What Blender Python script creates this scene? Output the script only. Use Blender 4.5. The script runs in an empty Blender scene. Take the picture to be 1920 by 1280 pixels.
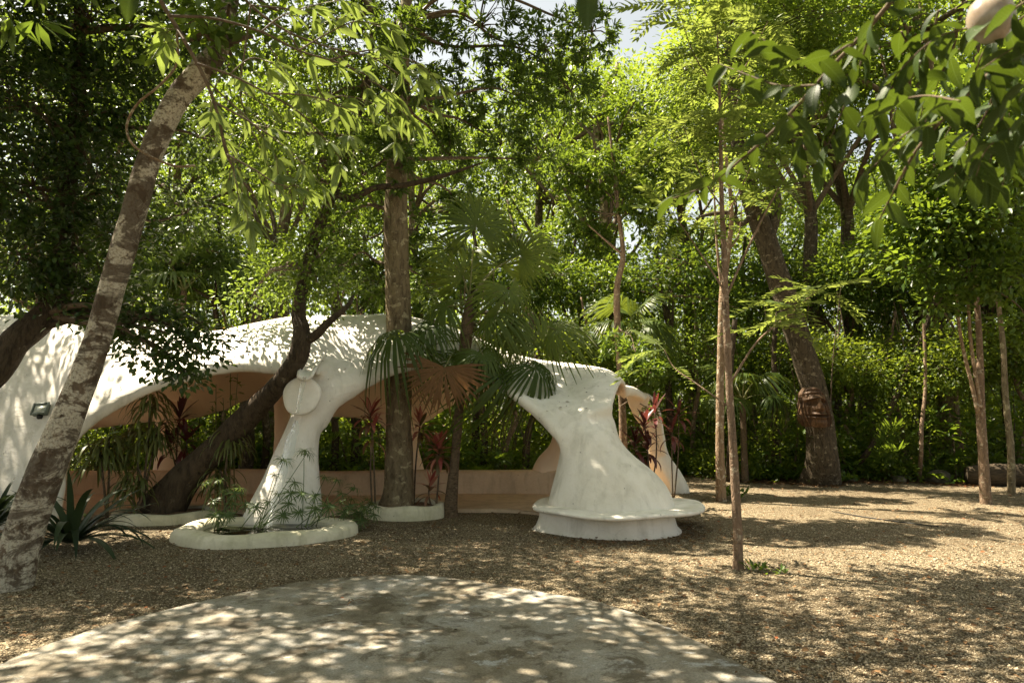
import bpy, math, random
import numpy as np
from mathutils import Vector, Matrix, Quaternion
from mathutils.bvhtree import BVHTree

# ------------------------------------------------------------------ camera, sky, sun, exposure
SC = bpy.context.scene
COL = SC.collection
CAM_H = 1.6
FPX = 1280.0                      # focal length in photograph pixels (24 mm on 36 mm)
PITCH = math.atan(130.0 / FPX)
cam_d = bpy.data.cameras.new('camera')
cam_d.sensor_width = 36.0
cam_d.lens = 24.0
cam_d.clip_start = 0.05
cam_d.clip_end = 600.0
cam_d.dof.use_dof = True
cam_d.dof.focus_distance = 9.5
cam_d.dof.aperture_fstop = 3.5
cam = bpy.data.objects.new('camera', cam_d)
COL.objects.link(cam)
cam.location = (0, 0, CAM_H)
cam.rotation_euler = (math.pi / 2 + PITCH, 0, 0)
SC.camera = cam

SUN_EL, SUN_AZ = math.radians(60), math.radians(-62)     # azimuth from +Y, clockwise
world = bpy.data.worlds.new('World')
SC.world = world
world.use_nodes = True
wn = world.node_tree.nodes
sky = wn.new('ShaderNodeTexSky')
sky.sky_type = 'NISHITA'
sky.sun_disc = False
sky.sun_elevation = SUN_EL
sky.sun_rotation = SUN_AZ
sky.dust_density = 2.0
sky.air_density = 1.0
wn['Background'].inputs['Strength'].default_value = 0.06
hs = wn.new('ShaderNodeHueSaturation')             # hazy tropical sky: paler than the clear-air model
hs.inputs['Saturation'].default_value = 0.5
tint = wn.new('ShaderNodeMix'); tint.data_type = 'RGBA'; tint.blend_type = 'MULTIPLY'
tint.inputs[0].default_value = 1.0
tint.inputs[7].default_value = (1.0, 0.95, 0.80, 1)
world.node_tree.links.new(sky.outputs[0], hs.inputs['Color'])
world.node_tree.links.new(hs.outputs[0], tint.inputs[6])
world.node_tree.links.new(tint.outputs[2], wn['Background'].inputs['Color'])
sun_d = bpy.data.lights.new('sun', 'SUN')
sun_d.energy = 5.0
sun_d.angle = math.radians(0.42)
sun_d.color = (1.0, 0.88, 0.69)
sun = bpy.data.objects.new('sun', sun_d)
COL.objects.link(sun)
SDIR = Vector((math.sin(SUN_AZ) * math.cos(SUN_EL), math.cos(SUN_AZ) * math.cos(SUN_EL), math.sin(SUN_EL)))
sun.rotation_euler = SDIR.to_track_quat('Z', 'Y').to_euler()
sun.location = (-10, 0, 20)
SC.view_settings.view_transform = 'Standard'
SC.view_settings.look = 'None'
SC.view_settings.gamma = 1.0
SC.view_settings.exposure = 2.1
SC.render.engine = 'CYCLES'
SC.cycles.use_denoising = True
SC.cycles.max_bounces = 8
SC.cycles.diffuse_bounces = 6
SC.cycles.glossy_bounces = 2
SC.cycles.transmission_bounces = 4
SC.cycles.transparent_max_bounces = 4
SC.cycles.sample_clamp_indirect = 6.0

# ------------------------------------------------------------------ helpers
RNG = np.random.default_rng(7)
random.seed(7)
CP, SP = math.cos(PITCH), math.sin(PITCH)

def P(px, py, d):
    """world point on the photograph's pixel (px, py) at distance d along +Y"""
    a, b = (px - 960.0) / FPX, (640.0 - py) / FPX
    s = d / (CP - b * SP)
    return Vector((a * s, d, CAM_H + (SP + b * CP) * s))

def G(px, py, z=0.0):
    a, b = (px - 960.0) / FPX, (640.0 - py) / FPX
    dz = SP + b * CP
    s = (z - CAM_H) / dz
    return Vector((a * s, (CP - b * SP) * s, z))

def mesh_from(name, V, F, smooth=False):
    """V (n,3); F one array (m,k) or list of such"""
    if isinstance(F, np.ndarray):
        F = [F]
    F = [np.asarray(f, dtype=np.int32) for f in F if len(f)]
    me = bpy.data.meshes.new(name)
    V = np.asarray(V, dtype=np.float32)
    me.vertices.add(len(V))
    me.vertices.foreach_set('co', V.ravel())
    nl = sum(f.size for f in F)
    npoly = sum(len(f) for f in F)
    me.loops.add(nl)
    me.loops.foreach_set('vertex_index', np.concatenate([f.ravel() for f in F]))
    me.polygons.add(npoly)
    starts, tot = [], 0
    for f in F:
        starts.append(tot + np.arange(len(f)) * f.shape[1])
        tot += f.size
    me.polygons.foreach_set('loop_start', np.concatenate(starts).astype(np.int32))
    if smooth:
        me.polygons.foreach_set('use_smooth', np.ones(npoly, dtype=bool))
    me.update(calc_edges=True)
    me.validate()
    return me

class MB:
    """collects pieces of one mesh"""
    def __init__(s):
        s.V, s.F, s.n = [], {}, 0
    def add(s, VF):
        V, F = VF
        V = np.asarray(V, dtype=float).reshape(-1, 3)
        for f in (F if isinstance(F, list) else [F]):
            f = np.asarray(f)
            if len(f):
                s.F.setdefault(f.shape[1], []).append(f + s.n)
        s.V.append(V)
        s.n += len(V)
        return s
    def arrays(s):
        return np.concatenate(s.V), [np.concatenate(v) for v in s.F.values()]
    def mesh(s, name, smooth=False, origin=None):
        V, F = s.arrays()
        if origin is not None:
            V = V - np.array(origin)
        return mesh_from(name, V, F, smooth)

def link(name, me, mat=None, parent=None, loc=None, mtx=None):
    o = bpy.data.objects.new(name, me)
    COL.objects.link(o)
    if mat is not None and me is not None and not me.materials:
        me.materials.append(mat)
    if parent is not None:
        o.parent = parent
    if mtx is not None:
        o.matrix_basis = mtx
    elif loc is not None:
        o.location = loc
    return o

def tag(o, label=None, cat=None, group=None, kind=None):
    if label: o['label'] = label
    if cat: o['category'] = cat
    if group: o['group'] = group
    if kind: o['kind'] = kind
    return o

def thing(name, loc, label, cat, group=None, rz=0.0, sc=1.0):
    o = bpy.data.objects.new(name, None)
    COL.objects.link(o)
    o.empty_display_size = 0.2
    o.location = loc
    o.rotation_euler = (0, 0, rz)
    o.scale = (sc, sc, sc) if not hasattr(sc, '__len__') else sc
    return tag(o, label, cat, group)

def part(name, mb, mat, root, smooth=False):
    """mesh collected in world coordinates becomes a child of root (root unrotated)"""
    me = mb.mesh(name, smooth, origin=root.location)
    return link(name, me, mat, root)

def crom(pts, n):
    """Catmull-Rom resample, pts (k, m) -> (n, m)"""
    p = np.asarray(pts, dtype=float)
    k = len(p)
    if k == 2:
        t = np.linspace(0, 1, n)[:, None]
        return p[0] * (1 - t) + p[1] * t
    e = np.vstack([2 * p[0] - p[1], p, 2 * p[-1] - p[-2]])
    u = np.linspace(0, k - 1, n)
    i = np.minimum(u.astype(int), k - 2)
    f = (u - i)[:, None]
    a, b, c, d = e[i], e[i + 1], e[i + 2], e[i + 3]
    return 0.5 * (2 * b + (c - a) * f + (2 * a - 5 * b + 4 * c - d) * f ** 2 + (3 * b - a - 3 * c + d) * f ** 3)

def snoise(V, scale, seed=0, octaves=3):
    """cheap smooth pseudo noise in [-1,1] on points (n,3)"""
    r = np.random.default_rng(seed)
    out = np.zeros(len(V)); amp, tot = 1.0, 0.0
    for o in range(octaves):
        for _ in range(4):
            k = r.normal(size=3); k /= np.linalg.norm(k)
            out += amp * np.sin((V @ k) * scale * (2 ** o) * (0.7 + 0.6 * r.random()) + r.random() * 6.28)
        tot += amp * 4; amp *= 0.55
    return out / tot * 1.8

def tube(pts, rad, sides=10, n=None, rough=0.0, seed=0, cap=True, flare=None, twist=0.0):
    """pts list of 3d, rad per point (or (rx,ry))"""
    pts = [tuple(p) for p in pts]
    rad = list(rad) if hasattr(rad, '__len__') else [rad] * len(pts)
    n = n or len(pts)
    C = crom(np.hstack([np.array(pts), np.array(rad, dtype=float)[:, None]]), n)
    c, r = C[:, :3], np.maximum(C[:, 3], 1e-4)
    T = np.gradient(c, axis=0)
    T /= np.linalg.norm(T, axis=1)[:, None] + 1e-9
    ref = np.array([1.0, 0, 0]) if abs(T[0][0]) < 0.8 else np.array([0, 1.0, 0])
    u = np.cross(T[0], ref); u /= np.linalg.norm(u)
    U = np.zeros_like(c)
    for i in range(n):
        u = u - T[i] * np.dot(u, T[i]); u /= np.linalg.norm(u) + 1e-9
        U[i] = u
    W = np.cross(T, U)
    a = np.linspace(0, 2 * np.pi, sides, endpoint=False)
    ca, sa = np.cos(a), np.sin(a)
    dirs = U[:, None, :] * ca[None, :, None] + W[:, None, :] * sa[None, :, None]
    R = np.repeat(r[:, None], sides, 1)
    if rough:
        Q = (c[:, None, :] + dirs * R[:, :, None]).reshape(-1, 3)
        R = R * (1 + rough * snoise(Q, 5.0, seed, 3).reshape(n, sides))
    if flare is not None:       # buttress lobes near the base: (amount, lobes, length fraction)
        am, lobes, fr = flare
        tt = np.linspace(0, 1, n)
        R = R * (1 + am * np.exp(-tt / fr)[:, None] * (0.55 + 0.45 * np.cos(lobes * a + seed)[None, :]))
    V = (c[:, None, :] + dirs * R[:, :, None]).reshape(-1, 3)
    i, j = np.meshgrid(np.arange(n - 1), np.arange(sides), indexing='ij')
    j2 = (j + 1) % sides
    F = np.stack([i * sides + j, i * sides + j2, (i + 1) * sides + j2, (i + 1) * sides + j], -1).reshape(-1, 4)
    Fs = [F]
    if cap:
        V = np.vstack([V, c[0], c[-1]])
        k0, k1 = n * sides, n * sides + 1
        jj = np.arange(sides); j2 = (jj + 1) % sides
        Fs.append(np.vstack([np.stack([np.full(sides, k0), j2, jj], -1),
                             np.stack([np.full(sides, k1), (n - 1) * sides + jj, (n - 1) * sides + j2], -1)]))
    return V, Fs

LEAF6 = (np.array([[0, 0, 0], [.3, -.5, .16], [.68, -.4, .12], [1, 0, -.08], [.68, .4, .12], [.3, .5, .16]]),
         np.array([[0, 1, 2, 3], [3, 4, 5, 0]]))
LEAF4 = (np.array([[0, 0, 0], [.45, -.5, .12], [1, 0, 0], [.45, .5, .12]]), np.array([[0, 1, 2], [2, 3, 0]]))

def norm(a):
    return a / (np.linalg.norm(a, axis=-1, keepdims=True) + 1e-9)

def leaves(pos, d, nrm, L, W, tmpl=LEAF6):
    T, Fc = tmpl
    d = norm(d)
    s = norm(np.cross(nrm, d))
    nn = np.cross(d, s)
    L = np.broadcast_to(np.asarray(L, float), (len(pos),)); W = np.broadcast_to(np.asarray(W, float), (len(pos),))
    V = (pos[:, None, :] + d[:, None, :] * (T[None, :, 0, None] * L[:, None, None])
         + s[:, None, :] * (T[None, :, 1, None] * W[:, None, None]) + nn[:, None, :] * (T[None, :, 2, None] * W[:, None, None]))
    k = len(T)
    F = (Fc[None] + (np.arange(len(pos)) * k)[:, None, None]).reshape(-1, Fc.shape[1])
    return V.reshape(-1, 3), F

def rnd_dir(n, rng):
    return norm(rng.normal(size=(n, 3)))

def crown(blobs, n_cl, per, L, W, spread, rng, droop=0.3, mode='spray', tmpl=LEAF6, upw=0.5, ratio=0.45):
    """leaf clumps through the volume of blobs [(centre, radius(3) or r)]; returns (V,F), cluster centres, blob index"""
    C = np.array([tuple(b[0]) for b in blobs], float)
    R = np.array([np.broadcast_to(np.asarray(b[1], float), 3) for b in blobs])
    w = (R.prod(1)) ** (2 / 3); w = w / w.sum()
    bi = rng.choice(len(blobs), n_cl, p=w)
    u = rnd_dir(n_cl, rng)
    rr = ratio + (1 - ratio) * rng.random(n_cl) ** 0.6
    cc = C[bi] + u * R[bi] * rr[:, None]
    out = norm(u + np.array([0, 0, upw]) * 0.6 + 0.35 * rnd_dir(n_cl, rng))
    m = n_cl * per
    ci = np.repeat(np.arange(n_cl), per)
    if mode == 'rosette':
        # several whorls per clump
        sub = 3
        so = norm(rng.normal(size=(n_cl, sub, 3)) * spread)[..., :] * spread * rng.random((n_cl, sub, 1))
        k = rng.integers(0, sub, m)
        base = cc[ci] + so[ci, k]
        d = norm(out[ci] * 0.55 + rnd_dir(m, rng) * 0.9 + np.array([0, 0, -droop]))
        pos = base + d * L * 0.12
    else:
        off = rng.normal(size=(m, 3)) * spread * np.array([1, 1, 0.55])
        pos = cc[ci] + off
        d = norm(out[ci] * 0.5 + off / (spread + 1e-6) * 0.35 + rnd_dir(m, rng) * 0.55 + np.array([0, 0, -droop]))
    nr = norm(np.array([0, 0, 1.0]) + 0.75 * rnd_dir(m, rng))
    sc = rng.uniform(0.65, 1.2, m)
    return leaves(pos, d, nr, L * sc, W * sc, tmpl), cc, bi

def twigs(mb, starts, ends, r0, r1, rng, sides=4, sag=0.15):
    for a, b in zip(starts, ends):
        a, b = np.array(a), np.array(b)
        m = (a + b) / 2 + rng.normal(size=3) * np.linalg.norm(b - a) * 0.10 + np.array([0, 0, sag * np.linalg.norm(b - a)])
        mb.add(tube([a, m, b], [r0, (r0 + r1) / 2, r1], sides, 5, cap=False))

# ------------------------------------------------------------------ materials
MATS = {}
def nodes_of(name):
    m = bpy.data.materials.new(name)
    m.use_nodes = True
    MATS[name] = m
    nt = m.node_tree
    b = nt.nodes['Principled BSDF']
    return m, nt, nt.nodes, nt.links, b

def N(nt, t, **kw):
    n = nt.nodes.new(t)
    for k, v in kw.items():
        if k in n.inputs.keys():
            n.inputs[k].default_value = v
        else:
            setattr(n, k, v)
    return n

def ramp(nt, fac, stops):
    r = nt.nodes.new('ShaderNodeValToRGB')
    while len(r.color_ramp.elements) < len(stops):
        r.color_ramp.elements.new(0.5)
    for e, (p, c) in zip(r.color_ramp.elements, stops):
        e.position = p
        e.color = (*c, 1) if len(c) == 3 else c
    nt.links.new(fac, r.inputs[0])
    return r.outputs[0]

def mix(nt, fac, a, b, mode='MIX'):
    m = nt.nodes.new('ShaderNodeMix'); m.data_type = 'RGBA'; m.blend_type = mode
    for s, v in ((m.inputs[0], fac), (m.inputs[6], a), (m.inputs[7], b)):
        if isinstance(v, (int, float)): s.default_value = v
        elif isinstance(v, tuple): s.default_value = (*v, 1) if len(v) == 3 else v
        else: nt.links.new(v, s)
    return m.outputs[2]

def coords(nt, scale=(1, 1, 1), kind='Object', rot=(0, 0, 0)):
    t = nt.nodes.new('ShaderNodeTexCoord'); m = nt.nodes.new('ShaderNodeMapping')
    m.inputs['Scale'].default_value = scale
    m.inputs['Rotation'].default_value = rot
    nt.links.new(t.outputs[kind], m.inputs[0])
    return m.outputs[0]

def noise(nt, vec, scale, detail=4, rough=0.55, dist=0.0):
    n = N(nt, 'ShaderNodeTexNoise')
    n.inputs['Scale'].default_value = scale; n.inputs['Detail'].default_value = detail
    n.inputs['Roughness'].default_value = rough; n.inputs['Distortion'].default_value = dist
    nt.links.new(vec, n.inputs['Vector'])
    return n.outputs['Fac']

def bump(nt, b, height, strength=0.4, dist=0.02, prev=None):
    n = nt.nodes.new('ShaderNodeBump')
    n.inputs['Strength'].default_value = strength; n.inputs['Distance'].default_value = dist
    nt.links.new(height, n.inputs['Height'])
    if prev is not None: nt.links.new(prev, n.inputs['Normal'])
    if b is not None: nt.links.new(n.outputs[0], b.inputs['Normal'])
    return n.outputs[0]

def leaf_mat(name, c1, c2, trans, tw=0.4, rough=0.42, spec=0.35, per='island', accent=None, veins=False):
    """green between c1 and c2 leaf by leaf; some light passes through the blade"""
    m, nt, nd, lk, b = nodes_of(name)
    if per == 'island':
        g = nd.new('ShaderNodeNewGeometry'); rnd = g.outputs['Random Per Island']
    else:
        g = nd.new('ShaderNodeObjectInfo'); rnd = g.outputs['Random']
    stops = [(0.0, c1), (0.8, c2)]
    if accent: stops += [(0.955, c2), (0.97, accent)]
    col = ramp(nt, rnd, stops)
    ns = noise(nt, coords(nt), 9.0, 2)
    col = mix(nt, 0.35, col, mix(nt, ns, (0.25, 0.25, 0.25), (0.9, 0.9, 0.8)), 'OVERLAY')
    if veins:                                   # pale midrib and side veins in the blade's own coordinates
        sp = nd.new('ShaderNodeSeparateXYZ'); lk.new(coords(nt), sp.inputs[0])
        ab = N(nt, 'ShaderNodeMath', operation='ABSOLUTE'); lk.new(sp.outputs[1], ab.inputs[0])
        mid = ramp(nt, ab.outputs[0], [(0.004, (1, 1, 1)), (0.014, (0, 0, 0))])
        k = N(nt, 'ShaderNodeMath', operation='MULTIPLY_ADD'); k.inputs[1].default_value = -0.75
        lk.new(ab.outputs[0], k.inputs[0]); lk.new(sp.outputs[0], k.inputs[2])
        w = N(nt, 'ShaderNodeMath', operation='MULTIPLY'); w.inputs[1].default_value = 75.0; lk.new(k.outputs[0], w.inputs[0])
        sn = N(nt, 'ShaderNodeMath', operation='SINE'); lk.new(w.outputs[0], sn.inputs[0])
        sv = ramp(nt, sn.outputs[0], [(0.80, (0, 0, 0)), (0.98, (.45, .45, .45))])
        fac = mix(nt, 1.0, mid, sv, 'ADD')
        col = mix(nt, mix(nt, 0.55, (0, 0, 0), fac), col, tuple(min(1, x * 1.9 + 0.03) for x in c2))
        bump(nt, b, fac, 0.35, 0.01)
    lk.new(col, b.inputs['Base Color'])
    b.inputs['Roughness'].default_value = rough
    b.inputs['Specular IOR Level'].default_value = spec
    tr = nd.new('ShaderNodeBsdfTranslucent')
    tc = mix(nt, 0.5, col, trans)
    lk.new(tc, tr.inputs['Color'])
    ms = nd.new('ShaderNodeMixShader')
    ms.inputs[0].default_value = tw
    lk.new(b.outputs[0], ms.inputs[1]); lk.new(tr.outputs[0], ms.inputs[2])
    lk.new(ms.outputs[0], nd['Material Output'].inputs[0])
    return m

def plain_mat(name, c1, c2, scale=6, rough=0.7, bs=0.3, bd=0.01, stretch=(1, 1, 1), spec=0.3, metallic=0.0):
    m, nt, nd, lk, b = nodes_of(name)
    v = coords(nt, stretch)
    f = noise(nt, v, scale, 6, 0.6)
    lk.new(ramp(nt, f, [(0.3, c1), (0.7, c2)]), b.inputs['Base Color'])
    b.inputs['Roughness'].default_value = rough
    b.inputs['Specular IOR Level'].default_value = spec
    b.inputs['Metallic'].default_value = metallic
    if bs: bump(nt, b, noise(nt, v, scale * 4, 6, 0.65), bs, bd)
    return m

def bark_mat(name, dark, mid, pale, pale_amt=0.5, scale=5.0, bands=0.0, stretch=(1, 1, 0.35), bd=0.03):
    m, nt, nd, lk, b = nodes_of(name)
    v = coords(nt, stretch)
    f = noise(nt, v, scale * 2.2, 8, 0.68, 0.6)
    col = ramp(nt, f, [(0.32, dark), (0.55, mid), (0.75, mid)])
    v2 = coords(nt, (1, 1, 1.3))
    lich = noise(nt, v2, scale * 1.1, 7, 0.62, 0.4)
    e0 = 0.72 - 0.35 * pale_amt
    fac = ramp(nt, lich, [(e0, (0, 0, 0)), (e0 + 0.05, (1, 1, 1))])
    fine = ramp(nt, noise(nt, v2, scale * 7, 5, 0.7), [(0.38, (0.25, 0.25, 0.25)), (0.52, (1, 1, 1))])
    fac = mix(nt, 1.0, fac, fine, 'MULTIPLY')
    col = mix(nt, fac, col, pale)
    if bands:
        vb = coords(nt, (0.5, 0.5, 1.0))
        w = noise(nt, vb, bands, 5, 0.7, 0.8)
        col = mix(nt, ramp(nt, w, [(0.47, (0, 0, 0)), (0.53, (.85, .85, .85))]), col, mix(nt, f, dark, (0.10, 0.07, 0.046)))
    lk.new(col, b.inputs['Base Color'])
    b.inputs['Roughness'].default_value = 0.85
    b.inputs['Specular IOR Level'].default_value = 0.2
    cr = N(nt, 'ShaderNodeTexVoronoi', feature='DISTANCE_TO_EDGE')
    cr.inputs['Scale'].default_value = scale * 3.2
    lk.new(v, cr.inputs['Vector'])
    cre = ramp(nt, cr.outputs['Distance'], [(0.0, (0, 0, 0)), (0.12, (1, 1, 1))])
    n1 = bump(nt, None, f, 0.7, bd)
    bump(nt, b, cre, 0.5, bd * 0.6, n1)
    return m

# plaster of the pavilion: lime white outside, peach inside
def plaster(name, base, stain, amt):
    m, nt, nd, lk, b = nodes_of(name)
    v = coords(nt)
    big = noise(nt, v, 1.1, 6, 0.6, 0.5)
    streak = noise(nt, coords(nt, (2.2, 2.2, 0.45)), 2.4, 6, 0.62, 0.3)
    fine = noise(nt, v, 22, 6, 0.7)
    c = mix(nt, ramp(nt, big, [(0.42, (0, 0, 0)), (0.75, (amt, amt, amt))]), base, stain)
    c = mix(nt, ramp(nt, streak, [(0.5, (0, 0, 0)), (0.8, (amt, amt, amt))]), c, tuple(x * 0.72 for x in stain))
    c = mix(nt, 0.12, c, ramp(nt, fine, [(0.3, (0.2, 0.2, 0.2)), (0.7, (0.9, 0.9, 0.9))]), 'OVERLAY')
    vo = N(nt, 'ShaderNodeTexVoronoi'); vo.inputs['Scale'].default_value = 7.0
    lk.new(v, vo.inputs['Vector'])
    sp = ramp(nt, vo.outputs['Distance'], [(0.045, (1, 1, 1)), (0.075, (0, 0, 0))])
    c = mix(nt, mix(nt, 0.6, (0, 0, 0), sp), c, (0.10, 0.08, 0.055))
    lk.new(c, b.inputs['Base Color'])
    b.inputs['Roughness'].default_value = 0.75
    b.inputs['Specular IOR Level'].default_value = 0.3
    wv = N(nt, 'ShaderNodeTexNoise'); wv.inputs['Scale'].default_value = 2.5; wv.inputs['Detail'].default_value = 5
    lk.new(v, wv.inputs['Vector'])
    dv = mix(nt, 0.18, v, wv.outputs['Color'], 'ADD')
    ck = N(nt, 'ShaderNodeTexVoronoi', feature='DISTANCE_TO_EDGE'); ck.inputs['Scale'].default_value = 1.15
    lk.new(dv, ck.inputs['Vector'])
    line = ramp(nt, ck.outputs['Distance'], [(0.0, (1, 1, 1)), (0.006, (0, 0, 0))])
    line = mix(nt, 1.0, line, ramp(nt, big, [(0.52, (0, 0, 0)), (0.66, (.22, .22, .22))]), 'MULTIPLY')
    lk.new(mix(nt, line, c, tuple(x * 0.35 for x in stain)), b.inputs['Base Color'])
    trowel = noise(nt, coords(nt, (1, 1, 2.2)), 4.5, 5, 0.6, 1.5)
    h = mix(nt, 0.3, trowel, fine)
    bump(nt, b, h, 0.5, 0.03)
    return m

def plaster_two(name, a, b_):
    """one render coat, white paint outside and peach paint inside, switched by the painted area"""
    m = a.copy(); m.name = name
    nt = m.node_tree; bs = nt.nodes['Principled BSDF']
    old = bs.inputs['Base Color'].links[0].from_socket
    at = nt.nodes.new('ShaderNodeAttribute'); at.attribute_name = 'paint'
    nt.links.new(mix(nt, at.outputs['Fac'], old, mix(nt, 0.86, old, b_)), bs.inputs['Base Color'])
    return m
M_WHITE = plaster('white_plaster', (0.84, 0.80, 0.73), (0.54, 0.50, 0.40), 0.65)
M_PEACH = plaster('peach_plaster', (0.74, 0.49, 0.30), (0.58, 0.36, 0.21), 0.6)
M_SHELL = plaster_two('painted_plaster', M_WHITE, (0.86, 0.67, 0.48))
M_FLOOR = plaster('terracotta_cement', (0.64, 0.49, 0.34), (0.45, 0.33, 0.22), 0.8)
M_PLANTER = plaster('planter_cement', (0.72, 0.67, 0.52), (0.42, 0.40, 0.25), 0.9)

def gravel_material():
    m, nt, nd, lk, b = nodes_of('gravel')
    v = coords(nt)
    vo = N(nt, 'ShaderNodeTexVoronoi'); vo.inputs['Scale'].default_value = 72.0
    lk.new(v, vo.inputs['Vector'])
    ve = N(nt, 'ShaderNodeTexVoronoi', feature='DISTANCE_TO_EDGE'); ve.inputs['Scale'].default_value = 72.0
    lk.new(v, ve.inputs['Vector'])
    sep = N(nt, 'ShaderNodeSeparateColor'); lk.new(vo.outputs['Color'], sep.inputs[0])
    stone = ramp(nt, sep.outputs[0], [(0.0, (0.045, 0.032, 0.017)), (0.3, (0.15, 0.113, 0.062)), (0.65, (0.30, 0.235, 0.14)), (1.0, (0.55, 0.46, 0.32))])
    gap = ramp(nt, ve.outputs['Distance'], [(0.0, (0.30, 0.30, 0.30)), (0.16, (1, 1, 1))])
    c = mix(nt, 1.0, stone, gap, 'MULTIPLY')
    dirt = noise(nt, v, 0.55, 7, 0.62, 0.6)
    c = mix(nt, ramp(nt, dirt, [(0.44, (0, 0, 0)), (0.66, (.85, .85, .85))]), c, mix(nt, 0.6, c, (0.085, 0.06, 0.033)))
    d2 = noise(nt, v, 5.5, 6, 0.7)
    c = mix(nt, ramp(nt, d2, [(0.56, (0, 0, 0)), (0.68, (.7, .7, .7))]), c, (0.07, 0.05, 0.028))
    lk.new(c, b.inputs['Base Color'])
    b.inputs['Roughness'].default_value = 0.9
    b.inputs['Specular IOR Level'].default_value = 0.2
    hh = mix(nt, 0.5, gap, stone)
    n1 = bump(nt, None, hh, 0.9, 0.012)
    bump(nt, b, noise(nt, v, 6, 5), 0.35, 0.06, n1)
    return m
M_GRAVEL = gravel_material()

def slab_material():
    m, nt, nd, lk, b = nodes_of('weathered_concrete')
    v = coords(nt)
    big = noise(nt, v, 1.3, 10, 0.72, 0.25)
    c = ramp(nt, big, [(0.30, (0.11, 0.09, 0.06)), (0.42, (0.20, 0.172, 0.122)), (0.53, (0.28, 0.255, 0.205)), (0.68, (0.35, 0.34, 0.315))])
    pt = noise(nt, coords(nt, (1, 1, 1)), 3.4, 10, 0.76, 0.4)
    c = mix(nt, ramp(nt, pt, [(0.50, (0, 0, 0)), (0.58, (.85, .85, .85))]), c, (0.085, 0.066, 0.04))
    pl = noise(nt, coords(nt, (1, 1.3, 1)), 5.5, 9, 0.74, 0.3)
    c = mix(nt, ramp(nt, pl, [(0.57, (0, 0, 0)), (0.64, (.7, .7, .7))]), c, (0.43, 0.44, 0.43))
    fine = noise(nt, v, 75, 5, 0.75)
    c = mix(nt, 0.45, c, ramp(nt, fine, [(0.35, (0.15, 0.15, 0.15)), (0.65, (0.85, 0.85, 0.85))]), 'OVERLAY')
    lk.new(c, b.inputs['Base Color'])
    lk.new(ramp(nt, big, [(0.3, (.9, .9, .9)), (0.7, (.62, .62, .62))]), b.inputs['Roughness'])
    b.inputs['Specular IOR Level'].default_value = 0.35
    bump(nt, b, mix(nt, 0.4, pt, fine), 0.45, 0.015)
    return m
M_SLAB = slab_material()
M_FOREST = plain_mat('forest_floor_litter', (0.035, 0.022, 0.012), (0.16, 0.085, 0.045), 14, 0.95, 0.9, 0.05)
M_SOIL = plain_mat('planter_mulch', (0.10, 0.06, 0.035), (0.30, 0.19, 0.12), 40, 0.95, 0.9, 0.03)
M_ROCK = plain_mat('grey_rock', (0.05, 0.045, 0.03), (0.20, 0.175, 0.13), 4, 0.9, 0.8, 0.06)
M_LOG = plain_mat('old_log', (0.03, 0.022, 0.014), (0.11, 0.08, 0.048), 9, 0.9, 0.8, 0.04, (1, 1, 4))
M_PEBBLE = leaf_mat('pebble_stone', (0.08, 0.06, 0.035), (0.44, 0.37, 0.265), (0.3, 0.3, 0.3), 0.0, 0.9, 0.2)
M_LITTER = leaf_mat('dry_leaf', (0.06, 0.034, 0.016), (0.20, 0.115, 0.055), (0.2, 0.09, 0.03), 0.12, 0.8, 0.2, accent=(0.24, 0.085, 0.035))

M_BARK_PALE = bark_mat('pale_mottled_bark', (0.05, 0.035, 0.022), (0.15, 0.11, 0.075), (0.48, 0.435, 0.345), 0.86, 5.5, 3.4)
M_BARK_DARK = bark_mat('dark_rough_bark', (0.022, 0.016, 0.01), (0.075, 0.055, 0.035), (0.19, 0.16, 0.11), 0.22, 6.0)
M_BARK_GREY = bark_mat('grey_lichen_bark', (0.07, 0.05, 0.03), (0.21, 0.165, 0.10), (0.38, 0.33, 0.21), 0.45, 6.0)
M_BARK_BROWN = bark_mat('brown_fissured_bark', (0.026, 0.020, 0.013), (0.095, 0.073, 0.047), (0.25, 0.21, 0.145), 0.42, 9.0)
M_BARK_SAP = bark_mat('sapling_bark', (0.11, 0.075, 0.05), (0.24, 0.165, 0.11), (0.43, 0.36, 0.26), 0.42, 11.0)
M_BARK_TAN = bark_mat('tan_smooth_bark', (0.12, 0.078, 0.046), (0.27, 0.185, 0.115), (0.46, 0.39, 0.29), 0.5, 8.0)
M_TWIG = plain_mat('twig_bark', (0.06, 0.042, 0.028), (0.17, 0.125, 0.08), 20, 0.85, 0.3, 0.01)
M_PALMTRUNK = bark_mat('palm_trunk_bark', (0.05, 0.035, 0.02), (0.17, 0.12, 0.075), (0.30, 0.24, 0.16), 0.3, 9.0, stretch=(1, 1, 2.0))

YT = (0.30, 0.34, 0.03)
L_DARK = leaf_mat('dark_glossy_leaf', (0.014, 0.034, 0.008), (0.042, 0.08, 0.016), (0.20, 0.27, 0.02), 0.30, 0.36, 0.5)
L_NARROW = leaf_mat('narrow_green_leaf', (0.024, 0.055, 0.012), (0.07, 0.12, 0.022), (0.28, 0.38, 0.03), 0.42, 0.4, 0.4)
L_MID = leaf_mat('mid_green_leaf', (0.026, 0.062, 0.010), (0.085, 0.145, 0.022), (0.34, 0.44, 0.025), 0.46, 0.42, 0.4)
L_LIGHT = leaf_mat('yellow_green_leaf', (0.058, 0.115, 0.018), (0.155, 0.22, 0.035), (0.42, 0.52, 0.045), 0.52, 0.45, 0.35)
L_UNDER = leaf_mat('undergrowth_leaf', (0.022, 0.05, 0.008), (0.11, 0.16, 0.022), (0.42, 0.50, 0.03), 0.5, 0.42, 0.4)
L_PINN = leaf_mat('feather_leaf', (0.075, 0.125, 0.025), (0.14, 0.19, 0.045), (0.42, 0.48, 0.07), 0.52, 0.5, 0.3, 'object')
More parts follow.
